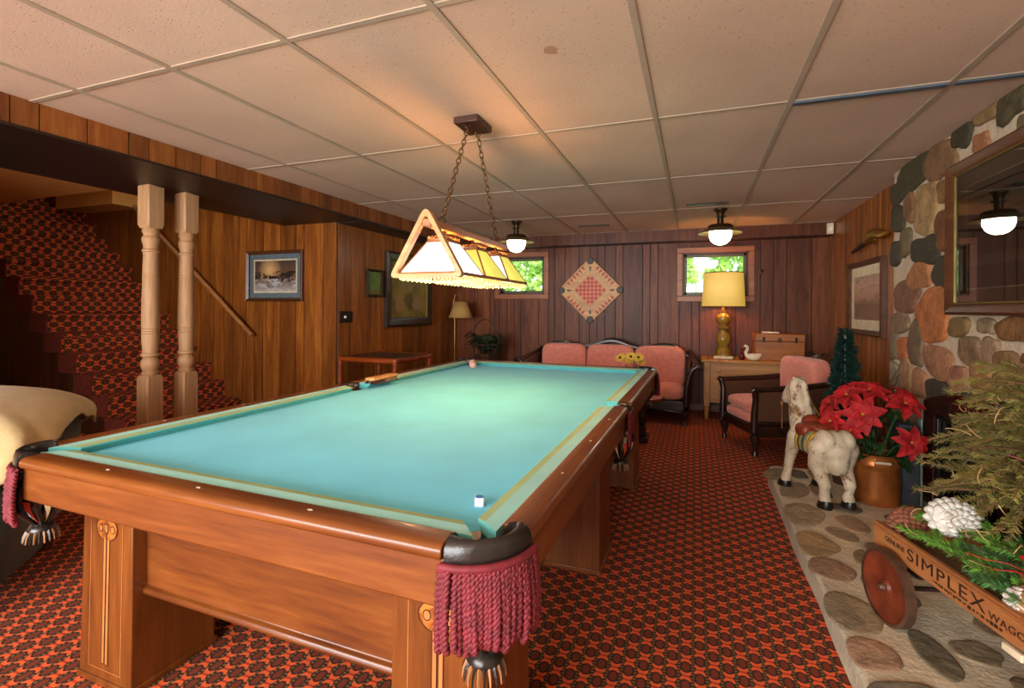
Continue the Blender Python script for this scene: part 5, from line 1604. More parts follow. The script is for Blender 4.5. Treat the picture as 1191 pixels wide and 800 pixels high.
MAT['red_bract'] = plain('poinsettia_red', '9c060c', 0.75, 0, 0.25, 14)
MAT['poin_leaf'] = plain('poinsettia_leaf', '24421c', 0.45, 0, 0.3, 16)
MAT['stamen'] = plain('yellow_green_stamens', 'a0982a', 0.6)
po = empty('poinsettia', (1.02, 3.50, HZ + 0.19), 'large red poinsettia growing from the copper pot', 'poinsettia')
r = random.Random(31)
def leafblade(mb, c, d, n_, L, W_, curl):
    s_ = d.cross(n_).normalized(); P = []; K = 7
    for i in range(K + 1):
        t = i / K; wd = W_ * (sin(pi * min(1, t ** 0.75)) ** 0.8) * (1 - 0.25 * t) + (0.002 if i < K else 0)
        base = c + d * L * t + n_ * (curl * sin(pi * t * 0.9) - curl * 1.6 * t * t)
        wob = 0.004 * sin(i * 2.3)
        P.append((tuple(base - s_ * wd + n_ * (0.012 * wd / W_ + wob)), tuple(base - n_ * 0.002), tuple(base + s_ * wd + n_ * (0.012 * wd / W_ - wob))))
    v = [q for row in P for q in row]; f = []
    for i in range(K):
        f += [(3 * i, 3 * i + 1, 3 * i + 4, 3 * i + 3), (3 * i + 1, 3 * i + 2, 3 * i + 5, 3 * i + 4)]
    mb.add(v, f)
FL = [(0.905, 3.34, 0.655, 0.118, (-0.25, -0.9, 0.45)), (0.85, 3.42, 0.745, 0.105, (-0.5, -0.5, 0.8)), (0.965, 3.45, 0.775, 0.115, (0.0, -0.5, 0.9)), (1.125, 3.42, 0.715, 0.110, (0.2, -0.7, 0.7)),
      (1.135, 3.36, 0.515, 0.105, (0.2, -0.95, 0.2)), (0.775, 3.44, 0.585, 0.095, (-0.7, -0.6, 0.4)), (0.79, 3.52, 0.675, 0.09, (-0.7, -0.3, 0.6)), (1.16, 3.50, 0.745, 0.085, (0.5, -0.4, 0.8)), (1.0, 3.60, 0.73, 0.10, (0.0, 0.3, 1.0)), (0.86, 3.40, 0.545, 0.075, (-0.4, -0.9, 0.2))]
base_p = Vector((1.02, 3.50, HZ + 0.19))
stm = MB()
for (x, y, z, R_, nn) in FL:
    c_ = Vector((x, y, z)) - base_p; n_ = Vector(nn).normalized(); e1 = n_.orthogonal().normalized(); e2 = n_.cross(e1); m = MB()
    for layer, (cnt, sc_) in enumerate(((7, 1.0), (6, 0.72), (4, 0.45))):
        for q in range(cnt):
            a = 2 * pi * (q + 0.35 * layer) / cnt + r.uniform(-0.15, 0.15)
            d = (e1 * cos(a) + e2 * sin(a) + n_ * (0.05 + 0.22 * layer)).normalized()
            nl = (n_ - d * n_.dot(d)).normalized()
            leafblade(m, c_ + n_ * 0.004 * layer, d, nl, R_ * sc_ * r.uniform(0.88, 1.12), R_ * 0.30 * (0.8 + 0.2 * sc_), 0.010)
    fo = m.build('red_flower', MAT['red_bract'], po, angle=70)
    m = MB()
    for q in range(7):
        a = 2 * pi * q / 7
        m.ell(tuple(c_ + n_ * 0.012 + (e1 * cos(a) + e2 * sin(a)) * (0.009 if q else 0)), (0.005, 0.005, 0.006), 6, 5)
    m.build('flower_centre', MAT['stamen'], fo)
    stm.tube([(0.02 * r.uniform(-1, 1), 0.02 * r.uniform(-1, 1), -0.0), tuple(c_ * 0.55 + Vector((0, 0, 0.05))), tuple(c_)], [0.006, 0.005, 0.004], 5)
stm.build('stems', MAT['poin_leaf'], po)
for k in range(34):
    m = None
lv = MB()
for k in range(44):
    a = r.uniform(0, 2 * pi); z = r.uniform(0.06, 0.36); rad = r.uniform(0.05, 0.13)
    c_ = Vector((rad * cos(a), rad * sin(a) * 0.8, z)); d = Vector((cos(a), sin(a), r.uniform(-0.5, 0.35))).normalized(); n_ = (Vector((0, 0, 1)) - d * d.z).normalized()
    leafblade(lv, c_, d, n_, r.uniform(0.09, 0.14), r.uniform(0.028, 0.042), 0.012)
lv.build('foliage', MAT['poin_leaf'], po, angle=70)

# ================================================================== TINSEL TREE AND BARE TWIGS
MAT['tinsel'] = plain('blue_green_tinsel', '1d3b34', 0.35, 0.25, 0.35, 30)
tt = empty('tinsel_tree', (0.93, 3.80, HZ), 'slim dark green tinsel tree behind the poinsettia', 'artificial tree')
m = MB(); r = random.Random(14); TH = 1.03
for k in range(7000):
    t = r.random() ** 0.75; z = 0.30 + (TH - 0.30) * (1 - t)
    R_ = 0.020 + 0.135 * t ** 0.9 * (0.75 + 0.25 * sin(t * 44)); a = r.uniform(0, 6.28); rr = R_ * r.uniform(0.45, 1.0)
    p = Vector((rr * cos(a), rr * sin(a), z - 0.02 * rr / R_)); d = Vector((cos(a) + r.uniform(-0.7, 0.7), sin(a) + r.uniform(-0.7, 0.7), r.uniform(-0.5, 0.9))).normalized(); s_ = d.orthogonal().normalized() * 0.003
    L_ = r.uniform(0.020, 0.042)
    m.add([p - s_, p + s_, p + d * L_ + s_ * 0.5, p + d * L_ - s_ * 0.5], [(0, 1, 2, 3)])
m.build('tinsel_needles', MAT['tinsel'], tt)
m = MB(); m.lathe([(0.026, 0.2), (0.022, 0.5), (0.014, 0.8), (0.006, 1.02)], 10)
for lv_ in range(10):
    z = 0.34 + 0.066 * lv_; R_ = 0.13 * (1 - lv_ / 11)
    for q in range(7):
        a = 2 * pi * q / 7 + lv_
        m.tube([(0, 0, z), (R_ * cos(a), R_ * sin(a), z - 0.01)], 0.006, 5)
m.build('trunk', MAT['tinsel'], tt)
MB().lathe([(0.0, 0), (0.065, 0), (0.085, 0.20), (0.088, 0.22), (0.0, 0.22)], 18).build('tree_pot', plain('brown_planter', '4a2c18', 0.7), tt, angle=40)
tw = empty('bare_twigs', (1.10, 3.86, HZ), 'bare brown twigs in a jar behind the poinsettia, beside the stone corner', 'twigs')
MB().lathe([(0.0, 0), (0.045, 0), (0.055, 0.12), (0.04, 0.24), (0.0, 0.24)], 14).build('jar', plain('dark_jar', '2c2018', 0.4), tw)
m = MB()
for k in range(9):
    a = r.uniform(-0.6, 3.6); L_ = r.uniform(0.5, 0.68); ax, ay = 0.13 * cos(a), 0.08 * sin(a)
    pts = [(0, 0, 0.12), (ax * 0.35, ay * 0.35, 0.12 + L_ * 0.5), (ax * 0.8 + r.uniform(-0.02, 0.02), ay * 0.8, 0.12 + L_ * 0.8), (ax * 1.2, ay, 0.12 + L_)]
    m.tube(pts, [0.004, 0.0035, 0.0028, 0.0015], 5)
    for q in (0.5, 0.75):
        p0 = Vector(pts[1]).lerp(Vector(pts[3]), q); m.tube([tuple(p0), tuple(p0 + Vector((r.uniform(-0.06, 0.03), r.uniform(-0.04, 0.04), r.uniform(0.02, 0.07))))], [0.0025, 0.0012], 4)
m.build('twigs', plain('brown_twig', '4a3018', 0.8), tw)
# ================================================================== PAINTED HORSE
def horse_paint():
    m = NT('chipped_white_horse_paint'); v = m.co((1, 1, 1))
    f = m.noise(v, 5, 5, 0.6); g = m.noise(v, 26, 5, 0.7); k = m.noise(v, 8.5, 4, 0.75, 0.3)
    c = m.ramp(f, [(0.3, '9a8a70'), (0.5, 'bcae94'), (0.7, 'ccbea4')])
    c = m.mix(m.math('MULTIPLY', m.ramp(g, [(0.55, (0, 0, 0, 1)), (0.66, (1, 1, 1, 1))]), 0.45), c, '8a7a5c')
    c = m.mix(m.math('MULTIPLY', m.ramp(k, [(0.57, (0, 0, 0, 1)), (0.61, (1, 1, 1, 1))]), 0.85), c, '6e4420')
    m.base(c); m.set(Roughness=0.6); m.bump(g, 0.25, 0.006)
    return m.mat
MAT['horse'] = horse_paint()
MAT['hoof'] = plain('black_hoof_paint', '16130f', 0.35)
MAT['saddle'] = plain('red_brown_saddle_paint', '7c2e14', 0.45, 0, 0.18, 14)
MAT['blk_yellow'] = plain('yellow_saddle_trim', 'c09428', 0.5); MAT['blk_grey'] = plain('grey_green_saddle_cloth', '7a7a58', 0.55)
MAT['rein'] = plain('tan_rein', '8a5a24', 0.6)
ho = empty('wooden_horse', (0.715, 3.475, HZ), 'worn white wooden horse with red saddle on the stone hearth', 'toy horse', 0.308)
def cap(mb, a, b_, ra, rb, n=16, steps=6):
    a, b_ = Vector(a), Vector(b_)
    mb.tube([tuple(a.lerp(b_, i / steps)) for i in range(steps + 1)], [ra + (rb - ra) * i / steps for i in range(steps + 1)], n)
    mb.ell(tuple(a), (ra, ra, ra), n, 10); mb.ell(tuple(b_), (rb, rb, rb), n, 10)
def mane(mb, pts):
    for p, rr in pts:
        mb.ell(p, rr, 12, 8)
m = MB()
m.ell((0, -0.02, 0.325), (0.088, 0.20, 0.085), 24, 16)            # barrel
m.ell((0, -0.155, 0.335), (0.094, 0.085, 0.106), 24, 16)           # rump
m.ell((0.055, -0.160, 0.380), (0.050, 0.075, 0.064), 16, 12); m.ell((-0.055, -0.160, 0.380), (0.050, 0.075, 0.064), 16, 12)
m.ell((0.0, -0.185, 0.255), (0.062, 0.055, 0.070), 16, 12)         # lower quarters
m.ell((0, 0.155, 0.345), (0.085, 0.085, 0.105), 20, 14)            # chest
cap(m, (0, 0.160, 0.40), (0, 0.225, 0.56), 0.086, 0.068)           # neck
cap(m, (0, 0.225, 0.56), (0, 0.245, 0.640), 0.066, 0.056)
cap(m, (0, 0.250, 0.640), (-0.01, 0.335, 0.560), 0.056, 0.042)         # head
cap(m, (-0.01, 0.335, 0.560), (-0.012, 0.358, 0.535), 0.042, 0.034)
mane(m, [((0, 0.190, 0.655), (0.030, 0.040, 0.032)), ((0, 0.165, 0.61), (0.026, 0.030, 0.05)), ((0, 0.140, 0.55), (0.026, 0.030, 0.055)), ((0, 0.115, 0.48), (0.026, 0.032, 0.055))])
for sx in (-1, 1):
    cap(m, (sx * 0.026, 0.235, 0.675), (sx * 0.034, 0.235, 0.695), 0.013, 0.008, 10, 3)     # ears
    # hind leg: thigh, stifle, hock, shank
    fx = sx * 0.066
    cap(m, (sx * 0.072, -0.150, 0.33), (sx * 0.080, -0.120, 0.225), 0.066, 0.046)
    cap(m, (sx * 0.080, -0.120, 0.225), (sx * 0.070, -0.190, 0.135), 0.040, 0.033)
    cap(m, (sx * 0.070, -0.185, 0.135), (fx, -0.178, 0.065), 0.029, 0.027)
    cap(m, (fx, -0.178, 0.065), (fx, -0.190, 0.040), 0.030, 0.032)
    # front leg
    gx = -0.112 if sx < 0 else 0.100
    cap(m, (sx * 0.062, 0.150, 0.33), (sx * 0.085, 0.165, 0.205), 0.048, 0.034)
    cap(m, (sx * 0.085, 0.165, 0.205), (gx, 0.155, 0.085), 0.032, 0.025)
    cap(m, (gx, 0.155, 0.085), (gx, 0.170, 0.042), 0.028, 0.031)
body = m.build('horse_body', MAT['horse'], ho, remesh=0.0075)
for hx_, hy_ in ((-0.066, -0.190), (0.066, -0.190), (-0.112, 0.175), (0.100, 0.175)):
    m = MB(); rings = []
    for rr, z, dy in ((0.041, 0.0, 0.010), (0.042, 0.008, 0.010), (0.037, 0.032, 0.004), (0.030, 0.046, 0.0)):
        rings.append([(hx_ + rr * cos(2 * pi * i / 20) * 0.92, hy_ + dy + rr * sin(2 * pi * i / 20) * 1.15, z) for i in range(20)])
    m.loft(rings).build('hoof', MAT['hoof'], ho, angle=50)
# saddle cloth (three painted bands) and saddle
m = MB(); m.sm = True
ys = [-0.085, -0.065, -0.060, 0.0, 0.045, 0.050, 0.075]
for k, mt in enumerate((0, 0, 1, 1, 0, 0)):
    ya, yb = ys[k], ys[k + 1]; m.mat = mt; R_ = []
    for y in (ya, yb):
        ring = []
        for i in range(25):
            a = radians(-28) + radians(236) * i / 24
            ring.append((0.104 * cos(a), y, 0.322 + 0.100 * sin(a)))
        R_.append(ring)
    m.loft(R_, False, False)
m.build('saddle_cloth', [MAT['blk_yellow'], MAT['blk_grey']], ho, solid=0.006, angle=60)
m = MB(); m.ell((0, 0.010, 0.420), (0.082, 0.095, 0.030), 24, 12); m.ell((0, 0.075, 0.440), (0.062, 0.045, 0.045), 18, 12); m.ell((0, -0.060, 0.425), (0.076, 0.045, 0.032), 18, 12)
for sx in (-1, 1):
    m.ell((sx * 0.080, 0.040, 0.395), (0.030, 0.060, 0.045), 18, 12)
m.build('saddle', MAT['saddle'], ho, remesh=0.006)
m = MB()
m.tube([(0.048 * cos(2 * pi * k / 20), 0.300 + 0.020 * sin(2 * pi * k / 20), 0.590 + 0.042 * sin(2 * pi * k / 20)) for k in range(21)], 0.0045, 6)
m.tube([(0.056 * cos(2 * pi * k / 20), 0.243, 0.640 + 0.056 * sin(2 * pi * k / 20)) for k in range(21)], 0.0045, 6)
for sx in (-1, 1):
    m.tube([(sx * 0.048, 0.300, 0.590), (sx * 0.055, 0.243, 0.630), (sx * 0.066, 0.20, 0.54), (sx * 0.06, 0.10, 0.47)], 0.004, 6)
m.tube([(-0.035, 0.345, 0.545), (-0.05, 0.352, 0.50), (-0.048, 0.352, 0.40), (-0.05, 0.35, 0.33)], 0.0025, 5); m.ell((-0.05, 0.352, 0.50), (0.010, 0.008, 0.018), 8, 6)
m.build('bridle', MAT['rein'], ho)
for sx in (-1, 1):
    MB().ell((sx * 0.047, 0.275, 0.632), (0.006, 0.009, 0.008), 8, 6).build('eye', MAT['hoof'], ho)

# ================================================================== COASTER WAGON
MAT['wag'] = wood('orange_brown_wagon_wood', '7c4620', '9a6236', 'b07c4c', 'x', 0.5)
MAT['wag_in'] = wood('wagon_floor_wood', '6a5036', '86684a', '9a7c5c', 'x', 0.6)
MAT['wheel_red'] = plain('rusty_red_wheel', '6e3018', 0.5, 0.2, 0.3, 12); MAT['tyre'] = plain('worn_wheel_rim', '5a4030', 0.5, 0.4, 0.3, 16); MAT['iron'] = plain('rusty_iron', '3a241a', 0.6, 0.5, 0.3, 20)
MAT['letter'] = plain('dark_stencil_paint', '2a1408', 0.6)
# local x: along the wagon from its far end towards the camera; local y: across, away from the lettered side
ang = atan2(-0.964, 0.265)
wg = empty('coaster_wagon', (0.66, 2.30, HZ), 'small old wooden wagon with red wheels and stencilled side on the hearth', 'wagon', ang)
WL, WWd, BZ0, BZ1 = 0.98, 0.34, 0.228, 0.318
m = MB(); m.box(0.0, 0.0, BZ0, WL, 0.018, BZ1); m.tube([(0.0, -0.001, BZ1 - 0.012), (WL, -0.001, BZ1 - 0.012)], 0.006, 6); m.build('side_board', MAT['wag'], wg, bevel=0.004)
m = MB(); m.box(0.0, WWd - 0.018, BZ0, WL, WWd, BZ1); m.build('side_board', MAT['wag'], wg, bevel=0.004)
for x in (0.0, WL - 0.018):
    m = MB(); m.box(x, 0.018, BZ0, x + 0.018, WWd - 0.018, BZ1 - 0.004); m.build('end_board', MAT['wag'], wg, bevel=0.004)
m = MB(); m.box(0.01, 0.01, BZ0 - 0.004, WL - 0.01, WWd - 0.01, BZ0 + 0.016); m.build('wagon_floor', MAT['wag_in'], wg)
m = MB(); m.box(0.11, 0.05, 0.175, 0.17, WWd - 0.05, BZ0); m.box(WL - 0.17, 0.05, 0.145, WL - 0.11, WWd - 0.05, BZ0); m.tube([(0.14, -0.05, 0.13), (0.14, WWd + 0.05, 0.13)], 0.009, 8); m.tube([(WL - 0.14, -0.05, 0.13), (WL - 0.14, WWd + 0.05, 0.13)], 0.009, 8); m.box(0.125, 0.16, 0.13, 0.155, 0.20, 0.18)
m.tube([(0.14, 0.18, 0.15), (0.24, 0.18, 0.17), (0.32, 0.18, 0.22)], 0.009, 6); m.build('axles', MAT['iron'], wg, bevel=0.003)
for xx in (0.14, WL - 0.14):
    for yy, sg in ((-0.036, -1), (WWd + 0.036, 1)):
        R_ = 0.130
        m = MB(); m.lathe([(R_ - 0.012, -0.017), (R_, -0.014), (R_, 0.014), (R_ - 0.012, 0.017)], 40, cap=False)
        wh = m.build('wheel', MAT['tyre'], wg, angle=40)
        wh.matrix_local = Matrix.Translation((xx, yy, R_)) @ Matrix.Rotation(pi / 2, 4, 'X') @ Matrix.Rotation(0 if sg < 0 else pi, 4, 'X')
        MB().lathe([(0.0, 0.014), (0.022, 0.014), (0.028, 0.004), (0.06, -0.004), (0.10, 0.002), (R_ - 0.010, 0.012), (R_ - 0.010, -0.012), (0.06, -0.014), (0.0, -0.014)], 40).build('wheel_disc', MAT['wheel_red'], wh, angle=40)
        MB().lathe([(0.0, 0.030), (0.008, 0.030), (0.013, 0.022), (0.015, 0.012), (0.0, 0.012)], 14).build('hub_cap', MAT['tyre'], wh)
m = MB(); m.cbox((0.60, -0.006, BZ0 - 0.014), (0.06, 0.014, 0.02)); m.build('side_clip', MAT['cream'], wg, bevel=0.003)
def text(s, x, z, size, parent, wide=1.0, sp=1.0):
    c_ = bpy.data.curves.new('lettering', 'FONT'); c_.body = s; c_.size = size; c_.extrude = 0.0006; c_.space_character = sp; c_.offset = 0.0
    c_.materials.append(MAT['letter'])
    tmp = bpy.data.objects.new('tmp', c_); COL.objects.link(tmp); bpy.context.view_layer.update()
    me = bpy.data.meshes.new_from_object(tmp.evaluated_get(bpy.context.evaluated_depsgraph_get()))
    bpy.data.objects.remove(tmp); bpy.data.curves.remove(c_)
    o = bpy.data.objects.new('lettering', me); COL.objects.link(o); o.parent = parent
    o.matrix_local = Matrix.Translation((x, -0.0008, z)) @ Matrix.Rotation(pi / 2, 4, 'X') @ Matrix.Diagonal((wide, 1, 1, 1))
    return o
text('GENUINE', 0.070, 0.272, 0.026, wg, 0.95)
text('SIMPLEX', 0.185, 0.258, 0.058, wg, 1.32, 1.16)
text('WAGON', 0.515, 0.256, 0.030, wg, 1.15, 1.05)
m = MB(); r = random.Random(2); m.sm = False
for (xa, xb, z) in ((0.30, 0.56, 0.243),):      # worn illegible small print: short broken strokes
    x = xa
    while x < xb:
        L_ = r.uniform(0.004, 0.012); m.box(x, -0.0012, z + r.uniform(-0.004, 0.002), x + L_, 0.0, z + r.uniform(0.003, 0.008)); x += L_ + r.uniform(0.002, 0.007)
m.build('worn_print', MAT['letter'], wg)

def wl(x, y, z):      # wagon-local to world
    p = Matrix.Translation((0.66, 2.30, HZ)) @ Matrix.Rotation(ang, 4, 'Z') @ Vector((x, y, z))
    return p

# evergreen boughs laid in the wagon
MAT['bough'] = plain('fresh_green_needles', '5e9430', 0.5, 0, 0.4, 12); MAT['bough2'] = plain('deep_green_needles', '3a6a34', 0.5, 0, 0.35, 12); MAT['twig'] = plain('bough_stem', '5a4426', 0.8)
def bough(label, p0, p1, sag, wdt, n, seed, mat, side=4):
    r = random.Random(seed); p0, p1 = Vector(p0), Vector(p1)
    o = empty('evergreen_bough', tuple(p0), label, 'evergreen branch', group='evergreen boughs in the wagon')
    d0 = p1 - p0; L_ = d0.length; s_ = d0.cross(Vector((0, 0, 1))).normalized(); nd = MB(); sm_ = MB()
    def P(t):
        return d0 * t + Vector((0, 0, sag * sin(pi * t) + 0.012))
    sticks = [([P(t / 6) for t in range(7)], 0.004)]
    for k in range(side):
        t = 0.12 + 0.75 * k / side
        for sg in (-1, 1):
            q0 = P(t); q1 = q0 + (d0.normalized() * 0.8 + s_ * sg * 0.75).normalized() * wdt * (1 - 0.5 * t) * r.uniform(0.8, 1.2) + Vector((0, 0, r.uniform(-0.015, 0.03)))
            sticks.append(([q0, q0.lerp(q1, 0.5) + Vector((0, 0, 0.008)), q1], 0.0025))
    for pts, rr in sticks:
        sm_.tube([tuple(p) for p in pts], rr, 5)
        for q in range(n if rr > 0.003 else n // 2):
            t = r.random() * (len(pts) - 1); i = min(int(t), len(pts) - 2); c_ = pts[i].lerp(pts[i + 1], t - i); dd = (pts[i + 1] - pts[i]).normalized()
            a = r.uniform(0, 6.28); e1 = dd.orthogonal().normalized(); e2 = dd.cross(e1)
            nn = (dd * 0.75 + (e1 * cos(a) + e2 * sin(a))).normalized(); ww = nn.orthogonal().normalized() * 0.0012
            LL = r.uniform(0.016, 0.028)
            nd.add([c_ - ww, c_ + ww, c_ + nn * LL + ww * 0.3, c_ + nn * LL - ww * 0.3], [(0, 1, 2, 3)])
    nd.build('needles', mat, o); sm_.build('stem', MAT['twig'], o)
    return o
T_ = BZ0 + 0.045
bough('bright green evergreen bough behind the brown cone, topmost at the wagon far end', wl(0.40, 0.26, T_ + 0.05), wl(0.03, 0.10, T_ + 0.085), 0.03, 0.11, 420, 1, MAT['bough'])
bough('evergreen bough hanging over the wagon side just behind the stencilled lettering', wl(0.52, 0.16, T_ + 0.02), wl(0.10, 0.03, T_ + 0.045), 0.025, 0.12, 420, 2, MAT['bough'])
bough('deep green evergreen bough in the middle of the wagon bed, below the straw bundle', wl(0.66, 0.24, T_), wl(0.22, 0.15, T_ + 0.05), 0.03, 0.14, 460, 3, MAT['bough2'])
bough('deep green evergreen bough nearest the stone wall in the wagon bed', wl(0.55, 0.32, T_), wl(0.14, 0.27, T_ + 0.04), 0.02, 0.12, 400, 4, MAT['bough2'])
bough('evergreen bough nearest the camera, beside the small frosted cone', wl(0.76, 0.12, T_ - 0.01), wl(0.36, 0.06, T_ + 0.03), 0.03, 0.12, 440, 5, MAT['bough2'])
bough('evergreen bough under the red ribbon, crossing the wagon bed', wl(0.70, 0.30, T_ - 0.01), wl(0.44, 0.10, T_ + 0.05), 0.03, 0.12, 420, 6, MAT['bough'])

# pine cones
def cone(name, label, loc, axis, L_, R_, body, tip, seed):
    r = random.Random(seed); o = empty(name, loc, label, 'pine cone'); ax = Vector(axis).normalized(); e1 = ax.orthogonal().normalized(); e2 = ax.cross(e1)
    m = MB(); t_ = MB(); rows = 11
    m.tube([tuple(ax * -L_ * 0.45), tuple(ax * L_ * 0.45)], [R_ * 0.4, R_ * 0.2], 10)
    for k in range(rows):
        t = k / (rows - 1); rr = R_ * (sin(pi * (0.16 + 0.78 * t)) ** 0.7); cnt = max(5, int(13 * rr / R_))
        for q in range(cnt):
            a = 2 * pi * (q + 0.5 * (k % 2)) / cnt; d = e1 * cos(a) + e2 * sin(a); s_ = ax.cross(d)
            c0 = ax * (-L_ / 2 + L_ * t) + d * rr * 0.35; c1 = ax * (-L_ / 2 + L_ * t + L_ * 0.07) + d * rr; w0 = 2.6 * rr / cnt + 0.002
            th = ax * 0.004
            m.add([c0 - s_ * w0 * 0.4, c0 + s_ * w0 * 0.4, c1 + s_ * w0, c1 - s_ * w0, c0 - s_ * w0 * 0.4 + th, c0 + s_ * w0 * 0.4 + th, c1 + s_ * w0 + th, c1 - s_ * w0 + th], [(0, 1, 2, 3), (7, 6, 5, 4), (0, 4, 5, 1), (1, 5, 6, 2), (2, 6, 7, 3), (3, 7, 4, 0)])
            t_.ell(tuple(c1 + ax * 0.003), (w0 * 1.0, w0 * 1.0, w0 * 0.75), 8, 5)
    m.build('cone_scales', body, o); t_.build('scale_tips', tip, o)
    return o
MAT['cone_br'] = plain('brown_cone', '6a3a22', 0.7, 0, 0.3, 30); MAT['cone_tip'] = plain('reddish_cone_tip', '7e4a34', 0.7, 0, 0.25, 30); MAT['frost'] = plain('white_frosting', 'd5d2c8', 0.8, 0, 0.06, 40)
cone('brown_pine_cone', 'brown pine cone at the far corner of the wagon', wl(0.055, 0.085, BZ1 + 0.010), (0.6, 0.2, 0.5), 0.115, 0.048, MAT['cone_br'], MAT['cone_tip'], 1)
cone('white_pine_cone', 'large white pine cone lying on the boughs below the straw bundle', wl(0.165, 0.165, BZ1 + 0.085), (0.75, 0.65, -0.1), 0.19, 0.058, MAT['frost'], MAT['frost'], 2)
cone('frosted_pine_cone', 'small brown cone with frosted white tips by the wagon side board', wl(0.56, 0.060, BZ1 + 0.004), (0.5, -0.8, -0.2), 0.085, 0.036, MAT['cone_br'], MAT['frost'], 3)

# burlap bag with ribbon at the picture's right edge
MAT['burlap'] = plain('tan_burlap', '94683a', 0.85, 0, 0.15, 40, 0.3, 160)
bgp = wl(0.585, 0.105, BZ0 + 0.016)
bg = empty('burlap_bag', tuple(bgp), 'tan burlap bag with white cord standing in the wagon', 'bag', 0.4)
m = MB(); rings = []
for z, rr in ((0.0, 0.070), (0.02, 0.080), (0.06, 0.084), (0.09, 0.080), (0.112, 0.068), (0.125, 0.052), (0.138, 0.056), (0.15, 0.064), (0.155, 0.05)):
    rings.append([(rr * (1 + 0.05 * sin(7 * 2 * pi * k / 48) * min(1, z * 8)) * cos(2 * pi * k / 48), rr * (1 + 0.05 * sin(7 * 2 * pi * k / 48) * min(1, z * 8)) * sin(2 * pi * k / 48), z) for k in range(48)])
m.loft(rings).build('bag_cloth', MAT['burlap'], bg, angle=80)
m = MB(); m.tube([(0.083 * cos(2 * pi * k / 30), 0.083 * sin(2 * pi * k / 30), 0.085 + 0.012 * sin(2 * pi * k / 30)) for k in range(31)], 0.0045, 6); m.build('white_cord', MAT['cream'], bg)
MAT['ribbon'] = plain('red_ribbon', 'b01414', 0.4, 0, 0.1, 10)
rb = MB()
def strip(mb, pts, w_):
    pts = [Vector(p) for p in pts]; R_ = []
    for i, p in enumerate(pts):
        d = (pts[min(i + 1, len(pts) - 1)] - pts[max(i - 1, 0)]).normalized(); s_ = d.cross(Vector((0.3, 0.2, 1))).normalized()
        R_.append([tuple(p - s_ * w_), tuple(p + s_ * w_)])
    mb.loft(R_, False, False)
strip(rb, [(0, 0, 0), (-0.05, 0.03, 0.014), (-0.09, 0.06, 0.006), (-0.13, 0.075, 0.012)], 0.012)
strip(rb, [(0, 0, 0), (-0.03, 0.0, 0.05), (0.02, -0.01, 0.06), (0.01, 0, 0.01)], 0.014)
strip(rb, [(0, 0, 0), (0.04, 0.02, 0.04), (0.07, 0.03, 0.03), (0.02, 0.01, 0.0)], 0.014)
strip(rb, [(0, 0, 0), (-0.06, -0.01, 0.012), (-0.10, 0.01, 0.0)], 0.012)
tag(rb.build('red_ribbon', MAT['ribbon'], loc=tuple(bgp + Vector((-0.02, 0.02, 0.156))), solid=0.0015), 'red ribbon bow resting on top of the burlap bag', 'ribbon')

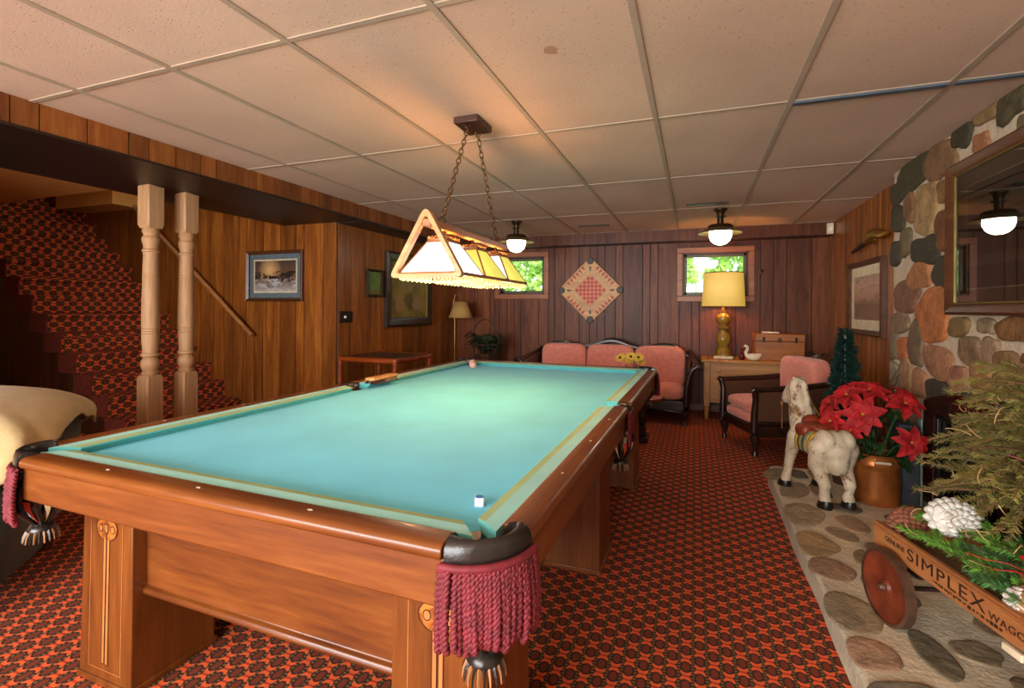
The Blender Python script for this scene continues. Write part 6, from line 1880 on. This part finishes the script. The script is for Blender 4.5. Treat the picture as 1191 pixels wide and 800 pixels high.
# dried evergreen and straw bundle
MAT['dry'] = plain('olive_dry_needles', '666028', 0.75, 0, 0.35, 10); MAT['dry2'] = plain('pale_dry_needles', '7c7236', 0.75, 0, 0.3, 10); MAT['straw'] = plain('pale_straw', 'b0905e', 0.6, 0, 0.2, 30); MAT['dry_stem'] = plain('dry_stem', '6a4a2c', 0.8)
bp = wl(0.37, 0.245, BZ0 + 0.016)
db = empty('dried_evergreen_bundle', tuple(bp), 'big bundle of dried olive evergreen and straw standing in the wagon', 'dried bundle')
r = random.Random(77); nd = MB(); sm_ = MB()
sm_.tube([(0, 0, 0), (0.01, 0.0, 0.25), (0.02, 0, 0.62)], [0.03, 0.024, 0.01], 8)
def limit(p):      # stays clear of the chimney and the glazed picture
    wx = bp.x + p.x
    return Vector((min(p.x, 1.255 - bp.x), p.y, p.z))
for k in range(220):
    a = r.uniform(0, 2 * pi); z0 = r.uniform(0.27, 0.68); L_ = r.uniform(0.15, 0.31) * (1.08 - 0.32 * (z0 - 0.22) / 0.44)
    d = Vector((cos(a), sin(a), r.uniform(-0.05 if z0 < 0.36 else -0.35, 0.6))).normalized(); p0 = Vector((0.01, 0, z0)); 
    pts = [limit(p0 + d * L_ * t + Vector((0, 0, -0.05 * t * t))) for t in (0, 0.25, 0.5, 0.75, 1)]
    sm_.tube([tuple(p) for p in pts], [0.005, 0.004, 0.0035, 0.003, 0.002], 5)
    nd.mat = 0 if r.random() < 0.62 else 1
    for q in range(230):
        t = 0.15 + 0.85 * r.random(); t *= (len(pts) - 1); i = min(int(t), len(pts) - 2); c_ = pts[i].lerp(pts[i + 1], t - i); dd = pts[i + 1] - pts[i]
        if dd.length < 1e-4:
            continue
        dd.normalize(); aa = r.uniform(0, 6.28); e1 = dd.orthogonal().normalized(); e2 = dd.cross(e1)
        nn = (dd * 0.9 + (e1 * cos(aa) + e2 * sin(aa))).normalized(); ww = nn.orthogonal().normalized() * 0.0014; LL = r.uniform(0.012, 0.024)
        c2 = limit(c_ + nn * LL)
        nd.add([c_ - ww, c_ + ww, c2 + ww * 0.4, c2 - ww * 0.4], [(0, 1, 2, 3)])
nd.build('dry_needles', [MAT['dry'], MAT['dry2']], db); sm_.build('stems', MAT['dry_stem'], db)
st_ = MB()
for k in range(75):
    a = r.uniform(pi * 0.55, pi * 1.95); z0 = r.uniform(0.10, 0.66); rad = r.uniform(0.12, 0.27) * (1.1 - 0.5 * (z0 - 0.1) / 0.5)
    p = Vector((rad * cos(a), rad * sin(a), z0)); pts = []
    v = Vector((cos(a + r.uniform(-1.5, 1.5)), sin(a + r.uniform(-1.5, 1.5)), r.uniform(-0.6, 0.6))).normalized(); ax = Vector((r.uniform(-1, 1), r.uniform(-1, 1), r.uniform(-1, 1))).normalized(); w_c = r.uniform(-0.5, 0.5)
    for q in range(10):
        pts.append(tuple(limit(p))); p = p + v * 0.008; v = (Matrix.Rotation(w_c, 3, ax) @ v).normalized()
    st_.tube(pts, 0.0013, 4)
st_.build('straw', MAT['straw'], db)['kind'] = 'stuff'
m = MB(); strip(m, [(-0.10, -0.16, 0.44), (-0.05, -0.19, 0.47), (0.0, -0.20, 0.45), (0.03, -0.19, 0.47)], 0.02); strip(m, [(-0.13, -0.15, 0.47), (-0.06, -0.18, 0.45), (0.02, -0.2, 0.48)], 0.012); m.build('faded_ribbon', plain('faded_red_ribbon', 'a8525a', 0.5, 0, 0.2, 30), db, solid=0.001)
m = MB(); m.tube([(-0.09, -0.17, 0.14), (-0.085, -0.2, 0.02 + 0.06)], 0.012, 6); m.tube([(-0.06, -0.19, 0.22), (-0.02, -0.2, 0.19)], 0.009, 6); m.build('wood_chips', MAT['straw'], db)
